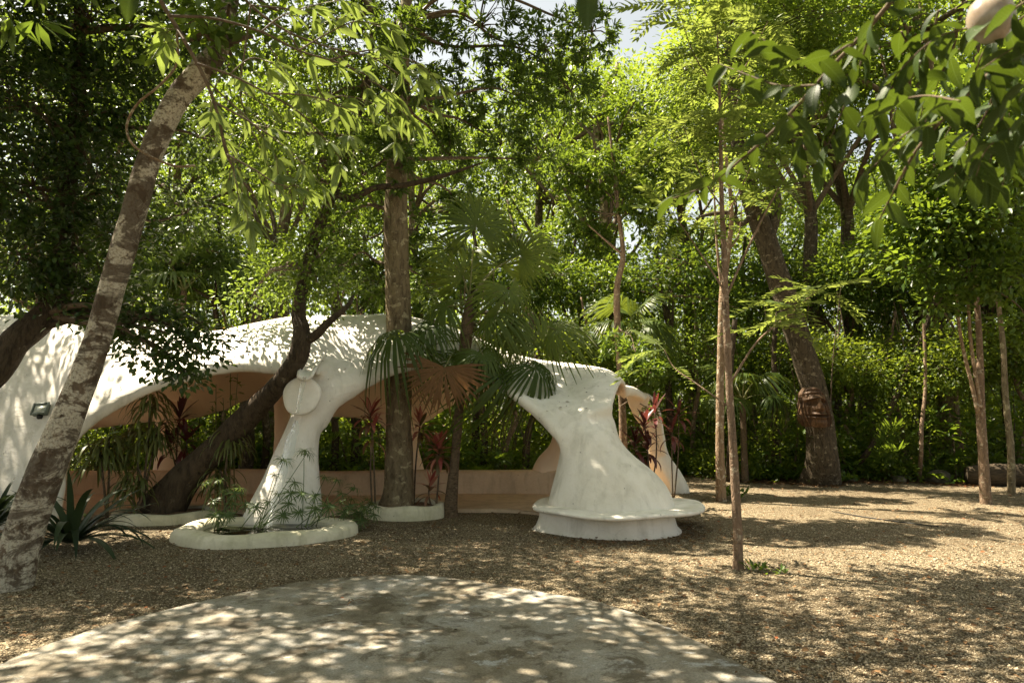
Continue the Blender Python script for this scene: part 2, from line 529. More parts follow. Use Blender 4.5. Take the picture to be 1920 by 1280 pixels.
L_NEAR = leaf_mat('near_leaf', (0.011, 0.026, 0.005), (0.034, 0.062, 0.010), (0.15, 0.21, 0.010), 0.34, 0.48, 0.25, 'object', None, True)
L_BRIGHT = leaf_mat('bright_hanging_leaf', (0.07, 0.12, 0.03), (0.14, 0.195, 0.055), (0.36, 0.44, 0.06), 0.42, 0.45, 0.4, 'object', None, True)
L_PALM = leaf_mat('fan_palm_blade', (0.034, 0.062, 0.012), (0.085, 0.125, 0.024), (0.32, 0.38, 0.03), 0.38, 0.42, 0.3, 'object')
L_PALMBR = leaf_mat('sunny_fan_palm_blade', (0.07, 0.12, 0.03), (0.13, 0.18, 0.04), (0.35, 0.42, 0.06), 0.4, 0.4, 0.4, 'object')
L_DEAD = leaf_mat('dead_palm_blade', (0.13, 0.068, 0.03), (0.18, 0.098, 0.045), (0.30, 0.14, 0.04), 0.22, 0.6, 0.2, 'object')
L_RED = leaf_mat('red_cordyline_leaf', (0.28, 0.05, 0.05), (0.55, 0.24, 0.18), (0.70, 0.22, 0.14), 0.40, 0.35, 0.5, 'object', (0.10, 0.09, 0.03))
L_CORDG = leaf_mat('olive_cordyline_leaf', (0.08, 0.085, 0.03), (0.26, 0.14, 0.09), (0.35, 0.16, 0.06), 0.35, 0.38, 0.4, 'object')
L_WINE = leaf_mat('wine_cordyline_leaf', (0.035, 0.018, 0.016), (0.11, 0.028, 0.028), (0.30, 0.06, 0.04), 0.30, 0.35, 0.5, 'object', (0.07, 0.07, 0.025))
L_STRAP = leaf_mat('strap_leaf', (0.014, 0.026, 0.014), (0.036, 0.055, 0.026), (0.10, 0.14, 0.03), 0.15, 0.5, 0.22, 'object')
L_DRAC = leaf_mat('striped_dracaena_leaf', (0.06, 0.085, 0.025), (0.15, 0.165, 0.055), (0.32, 0.34, 0.06), 0.35, 0.4, 0.4)
L_REED = leaf_mat('reed_leaf', (0.045, 0.085, 0.03), (0.09, 0.135, 0.045), (0.26, 0.34, 0.05), 0.35, 0.45, 0.4)
# ------------------------------------------------------------------ the setting: ground, forest floor, patio
def sheet(name, pts, mat, z, kind='structure'):
    V = np.array([(p[0], p[1], z) for p in pts])
    me = bpy.data.meshes.new(name)
    me.from_pydata([tuple(v) for v in V], [], [list(range(len(V)))])
    me.update()
    o = link(name, me, mat)
    o['kind'] = kind
    return o

sheet('ground', [(-250, -120), (250, -120), (250, 380), (-250, 380)], M_GRAVEL, 0.0)['label'] = 'pale gravel ground of the forest clearing'

def edge_y(x):
    """where the gravel ends and the forest floor begins"""
    return 15.3 + 1.9 * math.exp(-((x - 3.6) / 1.3) ** 2) + 0.35 * math.sin(x * 1.7) + 0.2 * math.sin(x * 4.3 + 1) - 0.5 * math.exp(-((x + 3) / 4) ** 2)

fe = [(x, edge_y(x)) for x in np.arange(-12, 22, 0.35)]
sheet('forest_floor', [(-60, 9)] + [(-12, 9.5)] + fe + [(60, 13), (60, 110), (-60, 110)], M_FOREST, 0.004)['label'] = 'dark leaf-strewn forest floor behind the clearing'

SLAB = [(-330, 1330), (-150, 1290), (0, 1243), (60, 1216), (200, 1170), (400, 1121), (520, 1097), (620, 1083), (720, 1077), (800, 1078), (880, 1086),
        (960, 1099), (1040, 1112), (1120, 1127), (1200, 1151), (1290, 1192), (1370, 1232), (1450, 1276), (1530, 1330), (1590, 1400)]
def build_slab():
    top = [G(x, y, 0.05) for x, y in SLAB]
    pts = [(p.x, p.y) for p in top] + [(1.5, 0.8), (1.2, -1.5), (-2.5, -2.5), (-5.0, -0.5), (-5.2, 2.2)]
    C = crom(np.array(pts + pts[:1]), 160)[:-1]
    n = len(C)
    ctr = C.mean(0)
    t = np.roll(C, -1, 0) - np.roll(C, 1, 0)
    nr = np.stack([t[:, 1], -t[:, 0]], 1); nr /= np.linalg.norm(nr, axis=1)[:, None]
    if ((nr * (C - ctr)).sum(1)).mean() < 0: nr = -nr
    wob = 0.008 * np.sin(np.arange(n) * 1.3) + 0.008 * np.sin(np.arange(n) * 0.47 + 1)
    rings = []
    for off, z in ((0.02, -0.03), (0.018, 0.022), (0.008, 0.040), (-0.014, 0.050)):
        q = C + nr * (off + wob[:, None])
        rings.append(np.hstack([q, np.full((n, 1), z)]))
    V = np.vstack(rings)
    i, j = np.meshgrid(np.arange(3), np.arange(n), indexing='ij')
    F = np.stack([i * n + j, (i + 1) * n + j, (i + 1) * n + (j + 1) % n, i * n + (j + 1) % n], -1).reshape(-1, 4)
    me = bpy.data.meshes.new('concrete_patio')
    me.from_pydata([tuple(v) for v in V], [], [tuple(f) for f in F] + [tuple(range(3 * n, 4 * n))])
    me.update()
    o = link('concrete_patio', me, M_SLAB)
    return tag(o, 'weathered round concrete patio slab in the foreground', None, None, 'structure')
build_slab()

# ------------------------------------------------------------------ the pavilion
pav = thing('pavilion', (-2.0, 11.5, 0.0), 'white organic plaster pavilion with arched openings and flared columns', 'pavilion')

ST = [  # (front edge, ridge, back edge) stations from left to right: pixel x, pixel y, distance
    ((-330, 1010, 9.3), (-330, 640, 11.6), (-200, 830, 14.0)),
    ((-120, 1010, 9.4), (-90, 612, 11.7), (40, 820, 14.2)),
    ((30, 1012, 9.5), (70, 598, 11.8), (150, 808, 14.3)),
    ((98, 985, 9.6), (125, 597, 11.8), (190, 802, 14.3)),
    ((122, 860, 9.75), (165, 600, 11.8), (230, 797, 14.3)),
    ((150, 806, 9.85), (215, 606, 11.8), (290, 790, 14.3)),
    ((230, 752, 9.95), (310, 618, 11.8), (350, 785, 14.3)),
    ((320, 714, 10.05), (400, 628, 11.8), (420, 765, 14.3)),
    ((440, 688, 10.15), (480, 612, 11.8), (485, 740, 14.3)),
    ((535, 694, 10.1), (552, 600, 11.8), (545, 750, 14.3)),
    ((588, 715, 10.0), (620, 600, 11.8), (610, 778, 14.2)),
    ((640, 752, 10.05), (680, 597, 11.9), (680, 785, 14.0)),
    ((735, 693, 10.25), (750, 601, 12.0), (775, 800, 14.0)),
    ((850, 684, 10.4), (850, 624, 12.0), (842, 762, 14.0)),
    ((930, 716, 10.35), (930, 656, 12.0), (900, 735, 14.0)),
    ((1000, 768, 9.95), (1010, 681, 11.8), (985, 712, 13.9)),
    ((1042, 808, 9.7), (1080, 696, 11.4), (1070, 706, 13.6)),
    ((1095, 788, 9.6), (1130, 702, 11.0), (1142, 726, 13.2)),
    ((1148, 770, 9.65), (1165, 722, 10.7), (1176, 742, 12.6)),
]
NU, NV = 150, 34
def build_shell():
    A = np.array([[tuple(P(*q)) for q in s] for s in ST])             # (k,3,3)
    U = crom(A.reshape(len(A), 9), NU).reshape(NU, 3, 3)
    w = np.linspace(0, 1, NV)
    r = 0.45
    l0 = (w - r) * (w - 1) / (r * 1.0); l1 = w * (w - 1) / (r * (r - 1)); l2 = w * (w - r) / (1 - r)
    S = U[:, 0, None] * l0[None, :, None] + U[:, 1, None] * l1[None, :, None] + U[:, 2, None] * l2[None, :, None]
    S[..., 2] = np.maximum(S[..., 2], -0.25)
    flat = S.reshape(-1, 3)
    S = S + (0.028 * snoise(flat, 1.9, 3, 3)).reshape(NU, NV, 1) * np.array([0.2, 0.4, 1.0])
    du = np.gradient(S, axis=0); dv = np.gradient(S, axis=1)
    nr = norm(np.cross(du, dv))
    if nr[..., 2].mean() < 0: nr = -nr
    th = 0.055 + 0.035 * np.exp(-(w / 0.05) ** 2) + 0.03 * np.exp(-((1 - w) / 0.05) ** 2)
    top = (S + nr * th[None, :, None]).reshape(-1, 3); bot = (S - nr * th[None, :, None]).reshape(-1, 3)
    i, j = np.meshgrid(np.arange(NU - 1), np.arange(NV - 1), indexing='ij')
    F = np.stack([i * NV + j, i * NV + j + 1, (i + 1) * NV + j + 1, (i + 1) * NV + j], -1).reshape(-1, 4)
    m = NU * NV
    loop = np.concatenate([np.arange(NU) * NV, (NU - 1) * NV + np.arange(1, NV), (np.arange(NU - 2, -1, -1)) * NV + NV - 1, np.arange(NV - 2, 0, -1)])
    lo2 = np.roll(loop, -1)
    side = np.stack([loop, lo2, lo2 + m, loop + m], -1)
    return np.vstack([top, bot]), [np.vstack([F[:, ::-1], F + m, side])], S.reshape(-1, 3), F, U

def sect(list_, depth, n=40, sides=28, ky=0.8):
    """solid of stacked horizontal sections: (pixel y, x left, x right, depth offset, half depth)"""
    rows = []
    for py, xl, xr, dd, hd in list_:
        a, b = P(xl, py, depth + dd), P(xr, py, depth + dd)
        rows.append(((a.x + b.x) / 2, depth + dd, a.z, (b.x - a.x) / 2, hd))
    R = crom(np.array(rows), n)
    a = np.linspace(0, 2 * np.pi, sides, endpoint=False)
    V = np.stack([R[:, 0, None] + R[:, 3, None] * np.cos(a), R[:, 1, None] + R[:, 4, None] * np.sin(a), np.repeat(R[:, 2, None], sides, 1)], -1).reshape(-1, 3)
    i, j = np.meshgrid(np.arange(n - 1), np.arange(sides), indexing='ij'); j2 = (j + 1) % sides
    F = np.stack([i * sides + j, i * sides + j2, (i + 1) * sides + j2, (i + 1) * sides + j], -1).reshape(-1, 4)
    V = np.vstack([V, [R[0, 0], R[0, 1], R[0, 2]], [R[-1, 0], R[-1, 1], R[-1, 2]]])
    jj = np.arange(sides); q = (jj + 1) % sides
    T = np.vstack([np.stack([np.full(sides, n * sides), q, jj], -1), np.stack([np.full(sides, n * sides + 1), (n - 1) * sides + jj, (n - 1) * sides + q], -1)])
    return V, [F, T]

def remeshed(name, mb, voxel, smooth_it):
    me = mb.mesh(name)
    o = bpy.data.objects.new(name + '_raw', me)
    COL.objects.link(o)
    r = o.modifiers.new('r', 'REMESH'); r.mode = 'VOXEL'; r.voxel_size = voxel; r.use_smooth_shade = True
    s = o.modifiers.new('s', 'SMOOTH'); s.factor = 0.5; s.iterations = smooth_it
    dg = bpy.context.evaluated_depsgraph_get()
    out = bpy.data.meshes.new_from_object(o.evaluated_get(dg))
    bpy.data.objects.remove(o)
    out.name = name
    return out

def build_pavilion():
    V, F, S, SF, U = build_shell()
    mb = MB().add((V, F))
    # column under the waterfall spout
    mb.add(sect([(1000, 450, 606, 0.0, 0.42), (970, 455, 604, 0.0, 0.42), (930, 475, 602, 0.0, 0.38), (895, 494, 599, 0.02, 0.33), (850, 513, 597, 0.05, 0.28),
                 (805, 535, 603, 0.08, 0.24), (765, 549, 632, 0.14, 0.24), (728, 552, 672, 0.25, 0.26), (700, 552, 690, 0.45, 0.3), (675, 560, 700, 0.75, 0.3)], 9.85))
    # wing between that column and the middle arch
    mb.add(tube([P(603, 800, 9.98), P(628, 758, 10.02), P(690, 718, 10.2), P(760, 690, 10.35), P(850, 686, 10.45), P(925, 714, 10.4), P(996, 763, 9.90), P(1038, 803, 9.62), P(1058, 832, 9.50), P(1060, 868, 9.42)],
                [0.09, 0.09, 0.085, 0.08, 0.08, 0.085, 0.095, 0.10, 0.09, 0.04], 12, 56))
    # lip along the left opening
    mb.add(tube([P(118, 870, 9.7), P(150, 808, 9.85), P(230, 754, 9.95), P(320, 716, 10.05), P(440, 690, 10.15), P(535, 695, 10.1)],
                [0.08, 0.085, 0.08, 0.08, 0.085, 0.09], 12, 40))
    # bell-shaped bench column
    mb.add(sect([(962, 1026, 1268, 0.0, 0.78), (942, 1027, 1263, 0.0, 0.78), (925, 1031, 1257, 0, 0.74), (905, 1036, 1246, 0, 0.68), (880, 1043, 1222, 0.02, 0.6), (855, 1048, 1190, 0.05, 0.5),
                 (832, 1052, 1168, 0.08, 0.44), (812, 1048, 1158, 0.13, 0.39), (795, 1036, 1156, 0.21, 0.33), (778, 1020, 1149, 0.32, 0.27), (762, 1000, 1148, 0.48, 0.24), (748, 1000, 1140, 0.7, 0.2), (738, 1020, 1120, 0.9, 0.12)], 9.6))
    # far right leg
    mb.add(sect([(930, 1228, 1296, 0.1, 0.26), (912, 1233, 1292, 0.1, 0.24), (885, 1222, 1278, 0.06, 0.2), (866, 1213, 1265, 0.03, 0.17), (846, 1212, 1253, 0.0, 0.14), (805, 1203, 1246, -0.05, 0.12),
                 (784, 1188, 1243, -0.1, 0.11), (762, 1178, 1239, -0.15, 0.11), (746, 1172, 1230, -0.2, 0.12), (734, 1172, 1214, -0.3, 0.12)], 13.6, 36))
    mb.add(tube([P(1208, 746, 13.2), P(1185, 734, 12.8), P(1155, 730, 12.2)], [0.10, 0.11, 0.12], 12, 16))
    # back legs on the seat wall
    mb.add(tube([P(1018, 905, 13.3), P(1026, 872, 13.25), P(1046, 840, 13.0), P(1060, 790, 12.6), P(1066, 740, 12.2)], [0.30, 0.24, 0.18, 0.2, 0.3], 14, 30))
    mb.add(sect([(905, 745, 802, 0, 0.2), (870, 748, 794, 0, 0.18), (830, 738, 786, 0.2, 0.18), (790, 706, 796, 0.4, 0.2), (770, 660, 812, 0.5, 0.16)], 13.4, 26))
    mb.add(sect([(905, 505, 555, 0, 0.15), (840, 512, 545, 0.1, 0.13), (760, 512, 548, 0.4, 0.14), (725, 500, 565, 0.6, 0.16)], 13.4, 26))
    mb.add(sect([(905, 282, 352, 0, 0.2), (840, 292, 340, 0.1, 0.18), (780, 288, 345, 0.5, 0.2), (755, 270, 365, 0.6, 0.2)], 13.4, 26))
    mb.add(sect([(925, 86, 140, 0, 0.2), (880, 98, 128, 0.1, 0.17), (820, 90, 150, 0.5, 0.2), (790, 70, 180, 0.7, 0.2)], 13.2, 26))
    # trough that carries the water down the roof to the spout: two low banks
    mb.add(tube([P(548, 602, 11.6), P(562, 630, 11.2), P(558, 668, 10.4), P(556, 700, 9.72)], [0.05, 0.09, 0.09, 0.06], 10, 26))
    mb.add(tube([P(700, 640, 11.3), P(650, 655, 10.8), P(612, 680, 10.2), P(592, 702, 9.72)], [0.05, 0.10, 0.09, 0.06], 10, 26))
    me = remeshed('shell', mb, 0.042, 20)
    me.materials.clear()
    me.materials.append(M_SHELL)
    # paint: white on the outer side, peach on the inner side of the shell
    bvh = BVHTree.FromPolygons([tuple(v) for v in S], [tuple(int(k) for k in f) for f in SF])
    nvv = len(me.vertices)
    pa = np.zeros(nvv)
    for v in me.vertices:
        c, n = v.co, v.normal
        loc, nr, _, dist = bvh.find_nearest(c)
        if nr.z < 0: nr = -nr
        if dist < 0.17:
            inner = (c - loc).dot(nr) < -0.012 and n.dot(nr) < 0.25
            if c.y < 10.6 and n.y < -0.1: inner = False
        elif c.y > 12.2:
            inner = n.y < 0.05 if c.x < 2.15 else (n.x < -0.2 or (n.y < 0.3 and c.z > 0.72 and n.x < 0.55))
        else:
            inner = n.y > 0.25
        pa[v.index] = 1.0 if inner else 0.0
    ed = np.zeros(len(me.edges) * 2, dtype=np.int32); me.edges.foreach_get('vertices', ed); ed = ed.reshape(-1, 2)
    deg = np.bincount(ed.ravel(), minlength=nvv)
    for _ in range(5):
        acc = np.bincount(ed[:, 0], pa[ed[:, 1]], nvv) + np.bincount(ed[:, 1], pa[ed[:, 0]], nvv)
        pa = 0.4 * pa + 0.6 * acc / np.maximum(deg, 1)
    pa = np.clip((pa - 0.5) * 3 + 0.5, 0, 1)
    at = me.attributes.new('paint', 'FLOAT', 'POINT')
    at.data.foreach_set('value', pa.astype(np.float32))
    V2 = np.zeros(len(me.vertices) * 3); me.vertices.foreach_get('co', V2)
    V2 = V2.reshape(-1, 3) - np.array(pav.location)
    me.vertices.foreach_set('co', V2.ravel())
    me.polygons.foreach_set('use_smooth', np.ones(len(me.polygons), dtype=bool))
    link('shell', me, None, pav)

    # bench seat round the bell column, irregular poured edge
    def ring_solid(cx, cy, rx, ry, prof, n=120, seed=0, wob=0.03, lobes=()):
        a = np.linspace(0, 2 * np.pi, n, endpoint=False)
        wv = wob * (np.sin(2 * a + seed) * 0.6 + np.sin(3 * a + 2 * seed) * 0.6 + np.sin(7 * a + 3 * seed) * 0.25 + np.sin(13 * a + seed) * 0.12)
        for (a0, amp, wd) in lobes:
            da = (a - a0 + np.pi) % (2 * np.pi) - np.pi
            wv = wv + amp * np.exp(-(da / wd) ** 2)
        rows = []
        for k, z in prof:
            rows.append(np.stack([cx + np.cos(a) * (rx * k + wv * min(k, 1.0)), cy + np.sin(a) * (ry * k + wv * min(k, 1.0)), np.full(n, z) + 0.012 * np.sin(5 * a + seed) * (1 if z > 0.05 else 0)], -1))
        V = np.vstack(rows); m = len(prof)
        i, j = np.meshgrid(np.arange(m - 1), np.arange(n), indexing='ij'); j2 = (j + 1) % n
        F = np.stack([i * n + j, i * n + j2, (i + 1) * n + j2, (i + 1) * n + j], -1).reshape(-1, 4)
        return V, [F]
    cx, cy = 1.43, 9.58
    seat = [(0.5, 0.33), (0.85, 0.335), (0.95, 0.335), (0.985, 0.327), (1.0, 0.310), (0.995, 0.290), (0.97, 0.275), (0.90, 0.268), (0.5, 0.265)]
    part('bench_seat', MB().add(ring_solid(cx, cy, 1.15, 1.17, seat[::-1], 160, 1.0, 0.035, ((0.35, 0.10, 0.25),))), M_WHITE, pav, True)
    ped = [(0.6, 0.285), (0.93, 0.28), (0.94, 0.17), (0.98, 0.05), (1.04, 0.0), (1.06, -0.03)]
    part('bench_pedestal', MB().add(ring_solid(cx - 0.04, cy - 0.02, 0.87, 0.86, ped[::-1], 120, 2.0, 0.02, ((3.2, 0.20, 0.35),))), M_WHITE, pav, True)

    # floor of the pavilion and the curved seat wall at its back
    fl = [(-8.8, 10.2), (-7.6, 10.05), (-6.7, 10.05), (-5.6, 10.9), (-4.4, 10.95), (-3.6, 10.4), (-2.6, 10.75), (-2.1, 11.25), (-1.4, 11.3), (-0.9, 11.02), (0.0, 10.98), (0.6, 10.6), (1.2, 10.2), (2.0, 10.6),
          (2.5, 11.6), (2.6, 13.2), (1.6, 13.6), (-2, 13.7), (-6, 13.8), (-9, 13.7), (-9.3, 12)]
    C = crom(np.array(fl + fl[:1]), 130)[:-1]
    n = len(C); ctr = C.mean(0)
    rows = [np.hstack([C, np.full((n, 1), -0.02)]), np.hstack([C + norm(ctr - C) * 0.01, np.full((n, 1), 0.04)]), np.hstack([C + norm(ctr - C) * 0.05, np.full((n, 1), 0.055)])]
    V = np.vstack(rows)
    i, j = np.meshgrid(np.arange(2), np.arange(n), indexing='ij')
    F = np.stack([i * n + j, i * n + (j + 1) % n, (i + 1) * n + (j + 1) % n, (i + 1) * n + j], -1).reshape(-1, 4)
    me = bpy.data.meshes.new('floor')
    me.from_pydata([tuple(v - np.array(pav.location)) for v in V], [], [tuple(f) for f in F] + [tuple(range(2 * n, 3 * n))])
    me.update()
    link('floor', me, M_FLOOR, pav)
    wl = crom(np.array([(-9.4, 12.4), (-8.2, 13.1), (-6.5, 13.35), (-4.5, 13.3), (-3.0, 13.1), (-1.5, 13.3), (0.0, 13.35), (1.2, 13.1), (2.0, 12.5), (2.25, 11.7)]), 120)
    t = np.gradient(wl, axis=0); t /= np.linalg.norm(t, axis=1)[:, None]
    nn = np.stack([t[:, 1], -t[:, 0]], 1)          # towards the camera side
    prof = [(0.30, 0.0), (0.27, 0.25), (0.25, 0.40), (0.22, 0.455), (0.15, 0.475), (0.0, 0.478), (-0.1, 0.46), (-0.14, 0.40), (-0.16, 0.0)]
    rows = [np.hstack([wl + nn * o, np.full((len(wl), 1), z) + 0.012 * np.sin(np.arange(len(wl)) * 0.23)[:, None] * (z > 0)]) for o, z in prof]
    V = np.vstack(rows); n = len(wl)
    i, j = np.meshgrid(np.arange(len(prof) - 1), np.arange(n - 1), indexing='ij')
    F = np.stack([i * n + j, i * n + j + 1, (i + 1) * n + j + 1, (i + 1) * n + j], -1).reshape(-1, 4)
    part('seat_wall', MB().add((V, [F])), M_FLOOR, pav, True)
    # pale block beside the left opening
    c = G(197, 924, 0.05)
    part('step_block', MB().add(ring_solid(c.x, c.y + 0.2, 0.25, 0.2, [(1.1, 0.03), (1.02, 0.12), (0.96, 0.2), (0.85, 0.225), (0.02, 0.23)], 32, 1, 0.02)), M_WHITE, pav, True)

    # spout, round splash plate and the water running over them
    a = np.linspace(0, 2 * np.pi, 48, endpoint=False)
    ctr = P(566, 742, 9.545); rr = 0.262
    ax_u = Vector((1, 0.05, 0)).normalized(); ax_v = Vector((0.02, 0.16, 1)).normalized(); ax_n = ax_u.cross(ax_v).normalized()
    if ax_n.y > 0: ax_n = -ax_n
    rows = []
    for k, h in ((0.0, 0.045), (0.7, 0.045), (0.93, 0.04), (0.985, 0.026), (1.0, 0.0), (0.985, -0.03), (0.9, -0.05), (0.0, -0.05)):
        wv = 1 + 0.02 * np.sin(3 * a + 1) + 0.015 * np.sin(5 * a)
        rows.append(np.array([tuple(ctr + ax_u * (math.cos(x) * rr * k * w) + ax_v * (math.sin(x) * rr * 1.05 * k * w) + ax_n * h) for x, w in zip(a, wv)]))
    V = np.vstack(rows); n = 48
    i, j = np.meshgrid(np.arange(7), np.arange(n), indexing='ij')
    F = np.stack([i * n + j, i * n + (j + 1) % n, (i + 1) * n + (j + 1) % n, (i + 1) * n + j], -1).reshape(-1, 4)
    part('splash_plate', MB().add((V, [F])), M_WHITE, pav, True)
    # spout: half-pipe lip
    sp = MB()
    path = [P(592, 668, 10.25), P(580, 690, 9.8), P(574, 704, 9.45), P(571, 712, 9.36)]
    cc = crom(np.array([tuple(p) for p in path]), 14)
    rows = []
    for k, c in enumerate(cc):
        r = 0.15 - 0.04 * k / 13
        ang = np.linspace(math.pi * 0.98, math.pi * 2.02, 13)
        outer = [(c[0] + math.cos(x) * r, c[1], c[2] + 0.05 + math.sin(x) * r * 0.62) for x in ang]
        inner = [(c[0] + math.cos(x) * (r - 0.04), c[1] - 0.002, c[2] + 0.07 + math.sin(x) * (r - 0.04) * 0.62) for x in ang[::-1]]
        rows.append(outer + inner)
    V = np.array(rows).reshape(-1, 3); n = 26; m = 14
    i, j = np.meshgrid(np.arange(m - 1), np.arange(n), indexing='ij')
    F = np.stack([i * n + j, i * n + (j + 1) % n, (i + 1) * n + (j + 1) % n, (i + 1) * n + j], -1).reshape(-1, 4)
    Fe = np.array([[k, k + 1, 24 - k, 25 - k] for k in range(12)])
    part('spout', sp.add((V, [F, Fe + (m - 1) * n, Fe])), M_WHITE, pav, True)

    M_WATER, nt, nd, lk, b = nodes_of('running_water')
    b.inputs['Base Color'].default_value = (0.9, 0.95, 0.95, 1)
    b.inputs['Roughness'].default_value = 0.08
    b.inputs['Transmission Weight'].default_value = 0.85
    b.inputs['IOR'].default_value = 1.33
    bump(nt, b, noise(nt, coords(nt, (9, 9, 2.0)), 5, 5, 0.6, 1.0), 0.8, 0.02)
    def stream(pts, wid, seed):
        C = crom(np.array([tuple(p) + (w,) for p, w in zip(pts, wid)]), 60)
        k = 7
        s = np.linspace(-1, 1, k)
        wob = 0.25 * np.sin(np.arange(60) * 0.5 + seed) + 0.2 * np.sin(np.arange(60) * 1.3 + seed)
        V = np.stack([C[:, 0, None] + s * C[:, 3, None] + 0.04 * wob[:, None] * C[:, 3, None] * 8, C[:, 1, None] - 0.016 * (1 - s ** 2), np.repeat(C[:, 2, None], k, 1)], -1).reshape(-1, 3)
        i, j = np.meshgrid(np.arange(59), np.arange(k - 1), indexing='ij')
        F = np.stack([i * k + j, i * k + j + 1, (i + 1) * k + j + 1, (i + 1) * k + j], -1).reshape(-1, 4)
        return V, [F]
    shell_o = [c for c in pav.children if c.name == 'shell'][0]
    sb = BVHTree.FromPolygons([tuple(v.co + pav.location) for v in shell_o.data.vertices], [tuple(p.vertices) for p in shell_o.data.polygons])
    def onto(px, py):
        o = Vector((0, 0, CAM_H)); d = (P(px, py, 10) - o).normalized()
        h = sb.ray_cast(o, d)
        return (h[0] - d * 0.025) if h[0] else P(px, py, 9.5)
    w1 = [P(571, 706, 9.33), P(568, 720, 9.41), P(562, 748, 9.42), P(557, 775, 9.46)]
    w2 = [onto(x, y) for x, y in ((556, 788), (554, 800), (545, 830), (534, 870), (522, 910), (512, 950))] + [P(505, 985, 9.3)]
    part('water_stream', MB().add(stream(w1, [0.025, 0.035, 0.03, 0.022], 1)), M_WATER, pav, True)
    part('water_stream', MB().add(stream(w2, [0.02, 0.05, 0.075, 0.075, 0.06, 0.045, 0.04], 2)), M_WATER, pav, True)
    return ring_solid, M_WATER, sb
ring_solid, M_WATER, SHELL_BVH = build_pavilion()

def hit_shell(px, py):
    o = Vector((0, 0, CAM_H)); d = (P(px, py, 10) - o).normalized()
    h = SHELL_BVH.ray_cast(o, d)
    return h[0], h[1]

# ------------------------------------------------------------------ basin and planters
def rim_bed(name, cx, cy, rx, ry, h, w, seed, label, cat, lobes=(), fill=None, fz=0.1, wob=0.04, fname='soil_bed'):
    t = thing(name, (cx, cy, 0), label, cat)
    a, b = 1.0, 1.0 - w / rx
    m = (a + b) / 2
    prof = [(a + 0.02, -0.03), (a + 0.02, 0.02), (a + 0.01, h * 0.6), (a - 0.1 * (a - b), h * 0.9), (m, h), (b + 0.1 * (a - b), h * 0.92), (b, h * 0.6), (b, 0.0)]
    part('rim', MB().add(ring_solid(cx, cy, rx, ry, prof, 110, seed, wob, lobes)), M_PLANTER, t, True)
    part(fname, MB().add(ring_solid(cx, cy, rx, ry, [((a + b) / 2 - 0.01, fz), (0.6, fz + 0.015), (0.3, fz + 0.02), (0.0, fz + 0.02)], 110, seed, wob, lobes)), fill, t, True)
    return t
M_POOL, nt, nd, lk, b = nodes_of('pool_water')
b.inputs['Base Color'].default_value = (0.012, 0.014, 0.008, 1)
b.inputs['Roughness'].default_value = 0.06
b.inputs['Specular IOR Level'].default_value = 0.6
bump(nt, b, noise(nt, coords(nt), 9, 3), 0.25, 0.01)
basin = rim_bed('fountain_basin', -3.22, 9.05, 1.08, 0.90, 0.15, 0.27, 0.6, 'low cream cement water basin at the foot of the waterfall column', 'basin',
                ((0.25, 0.05, 0.4),), M_POOL, 0.055, 0.05, 'water')
pl_c = rim_bed('round_planter', -1.63, 10.74, 0.62, 0.60, 0.20, 0.15, 2.0, 'round cream cement planter around the straight grey trunk', 'planter', (), M_SOIL, 0.13, 0.02)
pl_l = rim_bed('oval_planter', -5.15, 10.34, 0.76, 0.58, 0.15, 0.16, 4.0, 'oval cream cement planter around the leaning dark trunk', 'planter', (), M_SOIL, 0.10, 0.03)

# lamps fixed to the pavilion
M_BLACK = plain_mat('black_lamp_metal', (0.012, 0.012, 0.011), (0.03, 0.03, 0.026), 20, 0.5, 0.2, 0.004)
M_LAMPGREEN = plain_mat('green_grey_lamp_frame', (0.10, 0.13, 0.11), (0.16, 0.19, 0.16), 20, 0.5, 0.2, 0.004)
M_LENS, nt, nd, lk, b = nodes_of('frosted_lamp_glass')
b.inputs['Base Color'].default_value = (0.55, 0.58, 0.5, 1); b.inputs['Roughness'].default_value = 0.3
def box(c, u, v, w, a, b, d):
    """box centred at c with half sizes a,b,d along unit u,v,w"""
    V = [np.array(c) + np.array(u) * (sx * a) + np.array(v) * (sy * b) + np.array(w) * (sz * d) for sx in (-1, 1) for sy in (-1, 1) for sz in (-1, 1)]
    return np.array(V), np.array([[0, 1, 3, 2], [4, 6, 7, 5], [0, 4, 5, 1], [2, 3, 7, 6], [0, 2, 6, 4], [1, 5, 7, 3]])
def floodlight():
    h, n = hit_shell(80, 770)
    n = Vector(n)
    if n.y > 0: n = -n
    v = Vector((0.04, 0, 1)); v = (v - n * v.dot(n)).normalized(); u = v.cross(n).normalized()
    v = (v + u * -0.16).normalized(); u = v.cross(n).normalized()
    c = Vector(h) + n * 0.05
    t = thing('floodlight', Vector(h), 'small square floodlight with pale glass on the white left wing', 'lamp')
    part('housing', MB().add(box(c - n * 0.02, u, v, n, 0.105, 0.088, 0.035)), M_LAMPGREEN, t)
    fr = MB()
    for s in (-1, 1):
        fr.add(box(c + n * 0.02 + u * (s * 0.103), u, v, n, 0.012, 0.098, 0.012)).add(box(c + n * 0.0202 + v * (s * 0.085), u, v, n, 0.091, 0.012, 0.0115))
    part('frame', fr, M_LAMPGREEN, t)
    part('glass', MB().add(box(c + n * 0.018, u, v, n, 0.082, 0.066, 0.004)), M_LENS, t)
    part('bracket', MB().add(box(c - v * 0.11 - n * 0.03, u, v, n, 0.03, 0.03, 0.02)), M_BLACK, t)
floodlight()
